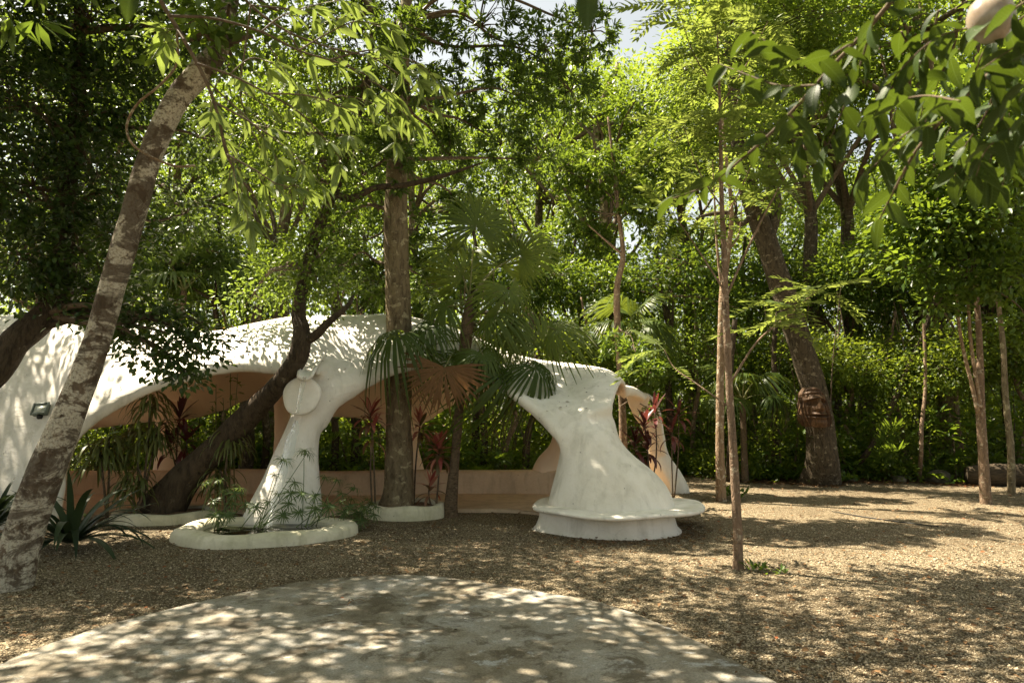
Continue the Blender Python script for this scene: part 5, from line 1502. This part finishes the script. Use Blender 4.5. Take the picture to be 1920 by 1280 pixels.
FT = [  # kind, pixel x, distance, scale, rotation, label
    ('tall_mid', 515, 18.0, 1.05, 0.4, 'thick dark forest trunk behind the roof left of the waterfall column'),
    ('tall_light', 1010, 24.0, 1.10, 1.1, 'tall yellow-green forest tree behind the middle of the roof'),
    ('tall_light', 1160, 29.0, 1.15, 2.1, 'tall yellow-green forest tree far behind the narrow-leaved sapling'),
    ('tall_light', 1300, 23.0, 1.05, 3.3, 'tall yellow-green forest tree behind the two saplings, left one'),
    ('tall_light', 1450, 31.0, 1.05, 4.2, 'tall yellow-green forest tree far behind the carved trunk'),
    ('tall_mid', 1660, 25.0, 0.85, 5.0, 'green forest tree behind the gap of sky right of the carved trunk'),
    ('tall_mid', 1850, 22.0, 0.95, 0.9, 'tall green forest tree behind the forked stems'),
    ('tall_mid', 2050, 19.0, 1.0, 2.9, 'tall green forest tree at the right edge'),
    ('tall_mid', 780, 21.0, 1.05, 1.9, 'tall green forest tree behind the straight grey trunk'),
    ('tall_mid', 330, 20.0, 1.05, 2.6, 'tall green forest tree behind the leaning pale trunk'),
    ('tall_light', 620, 27.0, 1.10, 0.2, 'tall yellow-green forest tree behind the fork of the leaning dark trunk'),
    ('tall_mid', 120, 17.0, 1.05, 3.7, 'tall green forest tree behind the dark crown at the left'),
    ('tall_light', 450, 30.0, 1.15, 5.5, 'far yellow-green forest tree glimpsed between the left trunks'),
    ('mid', 1240, 19.0, 1.0, 0.3, 'forest tree of middle height behind the far leg of the pavilion'),
    ('mid', 1080, 20.5, 1.05, 1.3, 'forest tree of middle height behind the roof slope'),
    ('mid_narrow', 900, 18.5, 1.05, 2.3, 'narrow-leaved forest tree behind the fan palm'),
    ('mid', 680, 18.0, 0.95, 3.1, 'forest tree of middle height left of the straight grey trunk'),
    ('mid_narrow', 420, 17.2, 1.0, 4.4, 'narrow-leaved forest tree behind the left part of the roof'),
    ('mid', 240, 18.5, 1.1, 5.1, 'forest tree of middle height behind the left wing'),
    ('mid', 40, 16.0, 1.1, 0.8, 'forest tree of middle height at the left edge behind the wing'),
    ('mid', 1590, 19.5, 0.95, 1.7, 'forest tree of middle height right behind the carved trunk'),
    ('mid', 1740, 18.0, 0.95, 2.7, 'forest tree of middle height behind the feather palm clump'),
    ('mid_narrow', 1880, 17.0, 0.95, 3.6, 'narrow-leaved forest tree behind the forked stems'),
    ('mid', 2040, 15.5, 1.0, 4.8, 'forest tree of middle height at the right edge'),
    ('mid', 1400, 21.0, 1.0, 5.9, 'forest tree of middle height seen between sapling and carved trunk'),
    ('tall_light', 1610, 21.0, 1.25, 2.2, 'tall yellow-green forest tree right of the carved trunk'),
    ('tall_mid', 1770, 17.6, 1.28, 3.0, 'tall green forest tree behind the hanging dark branch'),
    ('tall_light', 1930, 21.0, 1.4, 0.4, 'tall yellow-green forest tree far behind the log'),
    ('tall_mid', 1140, 20.5, 1.15, 0.9, 'tall green forest tree behind the narrow-leaved sapling'),
    ('tall_light', 1540, 19.0, 1.15, 1.8, 'tall yellow-green forest tree just behind the carved trunk'),
    ('tall_mid', 1690, 29.0, 1.2, 4.1, 'far tall green tree above the feather palm clump'),
    ('low', 1460, 17.5, 1.0, 0.5, 'thin dark understorey tree just left of the carved trunk'),
    ('low_light', 1300, 18.2, 1.0, 1.5, 'sunlit understorey tree behind the two saplings'),
    ('low', 1600, 17.0, 0.95, 2.5, 'understorey tree just right of the carved trunk'),
    ('low_light', 1690, 17.2, 0.9, 3.5, 'sunlit understorey tree behind the small bright feather palm'),
    ('low', 1780, 16.6, 1.0, 4.5, 'understorey tree left of the forked stems'),
    ('low', 1900, 16.0, 1.05, 5.5, 'understorey tree at the right edge behind the log'),
    ('low_light', 1090, 18.0, 1.0, 0.1, 'sunlit understorey tree behind the roof slope'),
    ('low', 960, 16.8, 1.0, 1.2, 'shaded understorey tree seen under the right half of the middle arch'),
    ('low', 820, 17.0, 1.0, 2.2, 'shaded understorey tree behind the palm trunk'),
    ('low_light', 640, 16.8, 1.0, 3.2, 'sunlit understorey tree seen under the left half of the middle arch'),
    ('low', 440, 16.4, 1.0, 4.2, 'understorey tree seen under the left arch'),
    ('low_light', 250, 16.6, 1.0, 5.2, 'sunlit understorey tree at the left end under the left arch'),
]
for kind, px, d, s, rz, lab in FT:
    forest_tree(kind, X(px, d), d, s, rz, lab)
# shade trees beside and behind the camera: the wood goes on round the clearing
for kind, x, y, s, rz, lab in [
    ('tall_mid', -10.5, 4.5, 0.95, 0.7, 'forest tree outside the left edge that shades the patio'),
    ('tall_mid', -8.6, -1.0, 0.95, 1.9, 'forest tree outside the frame left of the camera'),
    ('tall_mid', -11.5, 10.5, 1.0, 2.8, 'forest tree outside the left edge beside the wing'),
    ('mid', -5.6, 2.2, 1.1, 3.3, 'lower forest tree outside the frame beside the patio'),
    ('tall_mid', -3.0, -3.5, 0.95, 4.3, 'forest tree outside the frame behind the camera'),
    ('mid_narrow', -2.1, 1.5, 1.05, 5.3, 'narrow-leaved forest tree outside the frame close to the patio'),
    ('tall_mid', -12.5, 7.6, 1.0, 5.0, 'forest tree outside the left edge, between two others'),
    ('tall_mid', 4.6, -3.0, 0.95, 0.2, 'forest tree outside the frame behind the camera at the right'),
    ('tall_mid', 11.5, 6.0, 0.9, 1.4, 'forest tree outside the right edge of the clearing')]:
    forest_tree(kind, x, y, s, rz, lab, 'forest trees outside the frame')

# individually standing thin trunks at the forest edge
def bare(name, pts, r, mat, label):
    pts = [Vector(p) for p in pts]
    t = tag(link(name, MB().add(tube(pts, np.linspace(r, r * 0.6, len(pts)), 10, 40, 0.10, int(pts[0].x * 7) % 50)).mesh(name, True, pts[0]), mat, None, pts[0]), label, 'trunk')
    return t
bare('thin_trunk', [G(1598, 900) + Vector((0, .6, -.05)), P(1625, 850, 15.8), P(1668, 770, 16), P(1715, 660, 16.2), P(1730, 630, 16.2), P(1760, 540, 16.4)], 0.07, M_BARK_DARK, 'thin dark trunk slanting to the right of the carved tree')
bare('thin_trunk', [G(1462, 900) + Vector((0, .5, -.05)), P(1455, 800, 16), P(1452, 700, 16), P(1452, 640, 16), P(1462, 560, 16)], 0.085, M_BARK_DARK, 'upright dark trunk between the fan palm and the carved tree')
bare('thin_trunk', [G(1728, 903) + Vector((0, .1, -.05)), P(1727, 850, 15.2), P(1728, 800, 15.2), P(1735, 720, 15.3), P(1732, 600, 15.4)], 0.05, M_BARK_SAP, 'thin pale stem at the small bright feather palm')
bare('thin_trunk', [G(1903, 925) + Vector((0, .1, -.05)), P(1895, 840, 13.6), P(1885, 740, 13.8), P(1880, 640, 14), P(1868, 540, 14)], 0.075, M_BARK_GREY, 'thin grey trunk right of the forked tan tree')
bare('thin_trunk', [G(1374, 905) + Vector((0, .3, -.05)), P(1372, 800, 15), P(1368, 720, 15), P(1378, 600, 15.2)], 0.09, M_BARK_DARK, 'short dark trunk directly behind the pale slim sapling')
for px, d, lab in ((665, 16.0, 'dark trunk seen left of the red cordyline under the middle arch'), (628, 15.6, 'dark trunk seen close to the waterfall column under the middle arch'), (905, 16.2, 'dark trunk right of the palm trunk under the middle arch'),
                   (985, 16, 'leaning dark trunk at the right end under the middle arch'), (500, 15.4, 'brown trunk seen behind the leaning dark trunk'), (465, 15.2, 'thick brown trunk seen under the left arch')):
    bare('thin_trunk', [(X(px, d), d, -.05), (X(px, d) + .05, d, 1.0), (X(px, d) + (.35 if px == 985 else -.05), d, 2.2), (X(px, d) + .1, d + .2, 4.0)], 0.10 if px not in (465,) else 0.17, M_BARK_DARK if px > 510 else M_BARK_BROWN, lab)

# undergrowth: shrubs that read as one mass
def undergrowth(name, n_cl, per, y0, y1, zmax, L, W, spread, seed, label, pow_=1.6, xr=(-16, 20)):
    r_ = np.random.default_rng(seed)
    x = r_.uniform(*xr, n_cl)
    dep = y0 + (y1 - y0) * r_.random(n_cl) ** 1.3
    ey = np.array([edge_y(a) if -12 < a < 21 else 14 for a in x])
    y = np.maximum(dep, ey + r_.uniform(0.1, 0.9, n_cl))
    # shrubs stand in groups of varying height
    hh = zmax * np.clip(0.55 + 0.75 * snoise(np.stack([x, y, 0 * x], 1), 0.8, seed, 3), 0.12, 1.3)
    z = 0.1 + hh * np.minimum(-np.log(1 - r_.random(n_cl) * 0.985) * 0.42 * pow_, 2.2)
    cc = np.stack([x * (y / 16.0) * 0.92 + 0.0, y, z], 1)
    ci = np.repeat(np.arange(n_cl), per); m = len(ci)
    off = r_.normal(size=(m, 3)) * spread * np.array([1, 1, 0.6])
    out = norm(np.stack([r_.normal(size=n_cl), r_.normal(size=n_cl) - 0.5, r_.random(n_cl)], 1))
    d = norm(out[ci] * 0.5 + off / spread * 0.4 + rnd_dir(m, r_) * 0.5 + np.array([0, 0, -0.25]))
    sc = r_.uniform(0.6, 1.25, m)
    vf = leaves(cc[ci] + off, d, norm(np.array([0, 0, 1.0]) + 0.8 * rnd_dir(m, r_)), L * sc, W * sc, LEAF4)
    vf[0][:, 2] = np.maximum(vf[0][:, 2], 0.02)
    o = link(name, MB().add(vf).mesh(name), L_UNDER)
    return tag(o, label, 'undergrowth', None, 'stuff')
undergrowth('undergrowth', 6000, 18, 15.3, 20, 3.6, 0.11, 0.05, 0.19, 1, 'dense green shrubs along the forest edge', 1.0)
undergrowth('far_undergrowth', 9000, 16, 20, 34, 8.0, 0.22, 0.11, 0.36, 2, 'dense green thicket deeper in the forest', 1.0, (-18, 20))

def broad_plants():
    # patches of larger-leaved herbs, grown into one another along the forest edge
    r_ = np.random.default_rng(18)
    n_cl, per = 420, 9
    x = r_.uniform(-9, 13, n_cl); y = np.array([edge_y(a) for a in x]) + np.abs(r_.normal(size=n_cl)) * 1.3 + 0.15
    x = x * y / 15.2
    z = r_.random(n_cl) ** 1.6 * 1.5 + 0.05
    cc = np.stack([x, y, z], 1); ci = np.repeat(np.arange(n_cl), per); m = len(ci)
    ph = r_.random(m) * 6.28; el = r_.uniform(-.3, .9, m)
    d = np.stack([np.cos(ph) * np.cos(el), np.sin(ph) * np.cos(el), np.sin(el)], 1)
    sc = r_.uniform(.6, 1.3, m)
    vf = leaves(cc[ci] + d * 0.05, d, norm(np.array([0, 0, 1.0]) + .4 * rnd_dir(m, r_)), .26 * sc, .11 * sc)
    vf[0][:, 2] = np.maximum(vf[0][:, 2], 0.015)
    tag(link('broad_leaved_undergrowth', MB().add(vf).mesh('broad_leaved_undergrowth'), L_MID), 'larger-leaved herbs mixed into the shrubs at the forest edge', 'undergrowth', None, 'stuff')
broad_plants()

def far_wood():
    r_ = np.random.default_rng(8)
    n_cl, per = 9500, 12
    y = r_.uniform(27, 42, n_cl); x = r_.uniform(-0.95, 0.95, n_cl) * y
    top = 15.0 * np.clip(0.75 + 0.5 * snoise(np.stack([x * .25, y * .25, 0 * x], 1), 0.9, 5, 3), 0.35, 1.25)
    z = 0.3 + top * r_.random(n_cl) ** 1.15
    cc = np.stack([x, y, z], 1); ci = np.repeat(np.arange(n_cl), per); m = len(ci)
    off = r_.normal(size=(m, 3)) * np.array([.5, .5, .32])
    sc = r_.uniform(.6, 1.2, m)
    vf = leaves(cc[ci] + off, rnd_dir(m, r_) + np.array([0, 0, -.3]), norm(np.array([0, 0, 1.0]) + .8 * rnd_dir(m, r_)), .34 * sc, .17 * sc, LEAF4)
    tag(link('far_wood', MB().add(vf).mesh('far_wood'), L_LIGHT), 'far sunlit wood closing the view behind the clearing', 'wood', None, 'stuff')
far_wood()

# stems in the undergrowth, too many and too thin to pick apart
def stems():
    r_ = np.random.default_rng(9)
    mb = MB()
    for _ in range(170):
        x = r_.uniform(-13, 15); y = edge_y(x) + r_.uniform(0.2, 4.5)
        x *= y / 15
        h = r_.uniform(1.0, 4.5); ln = r_.normal() * 0.25 * h
        mb.add(tube([(x, y, -.05), (x + ln * .4 + r_.normal() * .05, y, h * .5), (x + ln, y + r_.normal() * .2, h)], [r_.uniform(.012, .035), .014, .006], 5, 8, cap=False))
    for _ in range(46):                                  # lianas and dead sticks hanging in the trees behind
        x = r_.uniform(-10, 13); y = edge_y(x) + r_.uniform(0.4, 4.0)
        z1 = r_.uniform(3.0, 6.5); z0 = r_.uniform(0.3, 3.0); dx = r_.normal() * 0.7
        mb.add(tube([(x, y, z1), (x + dx * .3 + r_.normal() * .2, y, (z1 + z0) * .5), (x + dx, y + r_.normal() * .3, z0)], [r_.uniform(.008, .018), .010, .006], 5, 12, cap=False))
    o = link('undergrowth_stems', mb.mesh('undergrowth_stems', True), M_TWIG)
    tag(o, 'thin woody stems among the shrubs', 'stems', None, 'stuff')
stems()

# ------------------------------------------------------------------ rocks, log, litter, pebbles
def rock(c, r, label, seed, mat=None, name='rock', sq=(1, 1, .7)):
    n1, n2 = 14, 10
    a = np.linspace(0, 2 * np.pi, n1, endpoint=False); p = np.linspace(-np.pi / 2, np.pi / 2, n2)
    D = np.array([[math.cos(q) * math.cos(t), math.cos(q) * math.sin(t), math.sin(q)] for q in p for t in a])
    R = r * (1 + 0.22 * snoise(D * 1.0, 2.2, seed, 2))
    V = D * R[:, None] * np.array(sq) + np.array([0, 0, r * sq[2] * 0.55])
    i, j = np.meshgrid(np.arange(n2 - 1), np.arange(n1), indexing='ij')
    F = np.stack([i * n1 + j, i * n1 + (j + 1) % n1, (i + 1) * n1 + (j + 1) % n1, (i + 1) * n1 + j], -1).reshape(-1, 4)
    o = link(name, mesh_from(name, V, F, True), mat or M_ROCK, None, c)
    return tag(o, label, 'rock')
for k, (px, py, r, lab) in enumerate([(1396, 901, .16, 'pale rock beside the short dark trunk at the forest edge'), (1335, 887, .14, 'small rock left of the pale slim sapling'), (1430, 897, .22, 'low rock left of the carved tree'),
                                      (1765, 905, .28, 'dark rock left of the log'), (1690, 904, .15, 'small rock by the red leaf litter'), (1310, 882, .16, 'small rock right of the far leg'), (1285, 880, .2, 'rock in shade behind the far leg'), (1600, 903, .15, 'small rock right of the carved tree')]):
    g = G(px, py); g.y += 0.1; g.z = 0
    rock(g, r, lab, k + 3)
lg = [P(1812, 905, 15.1), P(1840, 880, 15.0), P(1905, 880, 14.9), P(1990, 885, 14.7)]
for p_ in lg: p_.z = 0.21
o = link('log', MB().add(tube(lg, [0.19, 0.23, 0.25, 0.24], 18, 60, 0.16, 8)).mesh('log', True, lg[0]), M_LOG, None, lg[0])
tag(o, 'thick fallen log lying behind the forked tan tree', 'log')
cp = [G(1560, 958, .01), G(1610, 967, .01), G(1660, 974, .01), G(1720, 982, .01), G(1760, 986, .01)]
o = link('ground_cord', MB().add(tube(cp, [0.009] * 5, 6, 40, 0.5, 3)).mesh('ground_cord', True, cp[0]), M_BLACK, None, cp[0])
tag(o, 'thin dark cord lying on the sunlit gravel at the right', 'cord')

def litter(name, n, fn, seed, label, s=(0.03, 0.08), mat=None, flat=0.25):
    r_ = np.random.default_rng(seed)
    xy = np.array([fn(r_) for _ in range(n)])
    z = np.full(n, 0.012) + r_.random(n) * 0.012
    if xy.shape[1] == 3: z = z + xy[:, 2]
    ph = r_.random(n) * 6.28
    d = np.stack([np.cos(ph), np.sin(ph), r_.normal(size=n) * flat * 0.6], 1)
    L = r_.uniform(*s, n)
    vf = leaves(np.stack([xy[:, 0], xy[:, 1], z], 1), d, norm(np.stack([r_.normal(size=n) * flat, r_.normal(size=n) * flat, np.ones(n)], 1)), L, L * r_.uniform(.35, .6, n))
    o = link(name, MB().add(vf).mesh(name), mat or M_LITTER)
    return tag(o, label, 'litter', None, 'stuff')
def f_clear(r_):
    while True:
        y = 3 + 13 * r_.random(); x = r_.uniform(-.85, .85) * y
        if y < edge_y(x): return (x, y)
litter('leaf_litter', 7500, f_clear, 1, 'scattered dry leaves on the gravel', (0.02, 0.065))
def f_edge(r_):
    x = r_.uniform(-9, 12); return (x, edge_y(x) - 0.35 + abs(r_.normal()) * 1.6)
litter('forest_leaf_litter', 9000, f_edge, 2, 'thick red-brown leaf litter along the forest edge', (0.05, 0.11))
def f_bench(r_):
    a = r_.uniform(-2.2, 0.9); rr = 0.95 + abs(r_.normal()) * 0.35
    return (1.4 + math.cos(a) * rr, 9.56 + math.sin(a) * rr)
litter('bench_leaf_litter', 700, f_bench, 3, 'dry leaves gathered round the bench pedestal', (0.02, 0.06))
def f_roof(r_):
    while True:
        x, y = r_.uniform(-6.5, 2.2), r_.uniform(9.6, 13.5)
        h = SHELL_BVH.ray_cast(Vector((x, y, 6)), Vector((0, 0, -1)))
        if h[0] and h[1].z > 0.55 and h[0].z > 1.2: return (x, y, h[0].z)
litter('roof_leaf_litter', 330, f_roof, 6, 'dark leaf scraps fallen on the white roof', (0.025, 0.06))
def f_slab(r_):
    return (r_.uniform(-2.4, 1.4), r_.uniform(3.2, 6.0), 0.048)
litter('patio_leaf_litter', 26, f_slab, 4, 'a few dry leaf scraps on the concrete patio', (0.015, 0.04))
g = G(663, 1131, 0.05)
lf = thing('fallen_leaf', g, 'curled red-brown fallen leaf on the concrete patio', 'leaf')
for k, (ph, L) in enumerate(((0.4, .12), (2.3, .10), (4.2, .08))):
    m_ = CORD[2].copy(); m_.materials.append(M_LITTER)
    leaf_obj(m_, None, lf, g + Vector((0, 0, .02)), (math.cos(ph), math.sin(ph), 0.35), (0, 0, 1), L, 'blade')
for k, (px, py, lab) in enumerate([(676, 1022, 'red fallen leaf on the gravel right of the basin'), (1588, 1080, 'yellow-brown fallen leaf on the right gravel'), (1620, 963, 'orange fallen leaf on the sunlit gravel')]):
    g = G(px, py, 0.0); m_ = strap_mesh('fallen_leaf', 1.0, 0.4, 6, 'ovate', 0.5)
    m_.materials.append(M_LITTER)
    tag(link('fallen_leaf', m_, None, None, mtx=frame_mtx(g + Vector((0, 0, .03)), (1, .4, .1), (0, -.3, 1), 0.09)), lab, 'leaf')

def pebbles(n, seed):
    r_ = np.random.default_rng(seed)
    y = 3.4 + 6.5 * r_.random(n) ** 1.4; x = r_.uniform(-.82, .82, n) * y
    s = r_.uniform(0.004, 0.010, n) * (1 + 0.9 * (r_.random(n) < 0.05))
    D = np.array([[1, 0, 0], [0, 1, 0], [-1, 0, 0], [0, -1, 0], [0, 0, .7], [0, 0, -.7]])
    F = np.array([[0, 1, 4], [1, 2, 4], [2, 3, 4], [3, 0, 4], [1, 0, 5], [2, 1, 5], [3, 2, 5], [0, 3, 5]])
    a = r_.random(n) * 6.28
    ca, sa = np.cos(a), np.sin(a)
    V = D[None] * (s[:, None, None] * r_.uniform(.6, 1.4, (n, 6, 1)))
    V = np.stack([V[..., 0] * ca[:, None] - V[..., 1] * sa[:, None], V[..., 0] * sa[:, None] + V[..., 1] * ca[:, None], V[..., 2]], -1)
    V += np.stack([x, y, s * 0.3], 1)[:, None]
    o = link('gravel_pebbles', mesh_from('gravel_pebbles', V.reshape(-1, 3), (F[None] + (np.arange(n) * 6)[:, None, None]).reshape(-1, 3)), M_PEBBLE)
    tag(o, 'loose pale pebbles lying on the gravel', 'pebbles', None, 'stuff')
pebbles(60000, 5)
def sticks():
    r_ = np.random.default_rng(77); mb = MB()
    for _ in range(240):
        x, y = f_clear(r_); a = r_.random() * 6.28; L = r_.uniform(0.04, 0.2)
        d = np.array([math.cos(a), math.sin(a), 0]) * L
        p0 = np.array([x, y, 0.012]); rr = r_.uniform(0.002, 0.005)
        mb.add(tube([p0, p0 + d * 0.5 + np.array([r_.normal() * .1 * L, r_.normal() * .1 * L, 0.008]), p0 + d], [rr, rr * 0.8, rr * 0.5], 4, 5))
    tag(link('fallen_twigs', mb.mesh('fallen_twigs'), M_TWIG), 'small broken twigs scattered on the gravel', 'twigs', None, 'stuff')
sticks()
# low weeds at the sapling feet
def weed(c, label, seed, n=26, r=0.12):
    r_ = np.random.default_rng(seed)
    t = thing('weed', c, label, 'plant')
    ph = r_.random(n) * 6.28; el = r_.uniform(0.2, 1.2, n)
    d = np.stack([np.cos(ph) * np.cos(el), np.sin(ph) * np.cos(el), np.sin(el)], 1)
    pos = np.array(c) + np.stack([r_.normal(size=n) * r * .6, r_.normal(size=n) * r * .4, r_.random(n) * r * .5 + .01], 1)
    part('leaf_tuft', MB().add(leaves(pos, d, np.array([[0, 0, 1.0]] * n) + .3 * rnd_dir(n, r_), r * r_.uniform(.5, 1, n), r * .3)), L_MID, t)['kind'] = 'stuff'
weed(G(1420, 1072), 'low green weed right of the thin feather-leaved sapling', 1)
weed(G(1372, 935), 'low green weed at the foot of the pale slim sapling', 2, 40, 0.22)
weed(G(1462, 1080), 'tiny green weed on the gravel right of the thin sapling', 3, 14, 0.08)

weed(G(1498, 904) + Vector((0, .1, 0)), 'dark leafy herb at the left foot of the carved tree', 4, 46, 0.30)
weed(G(1545, 907), 'leafy herb in front of the carved tree, lower right of it', 5, 40, 0.26)
weed(G(1588, 905), 'leafy herb between the carved tree and the slanting dark trunk', 6, 40, 0.26)
weed(G(1436, 901), 'leafy herb at the forest edge left of the carved tree', 7, 46, 0.30)
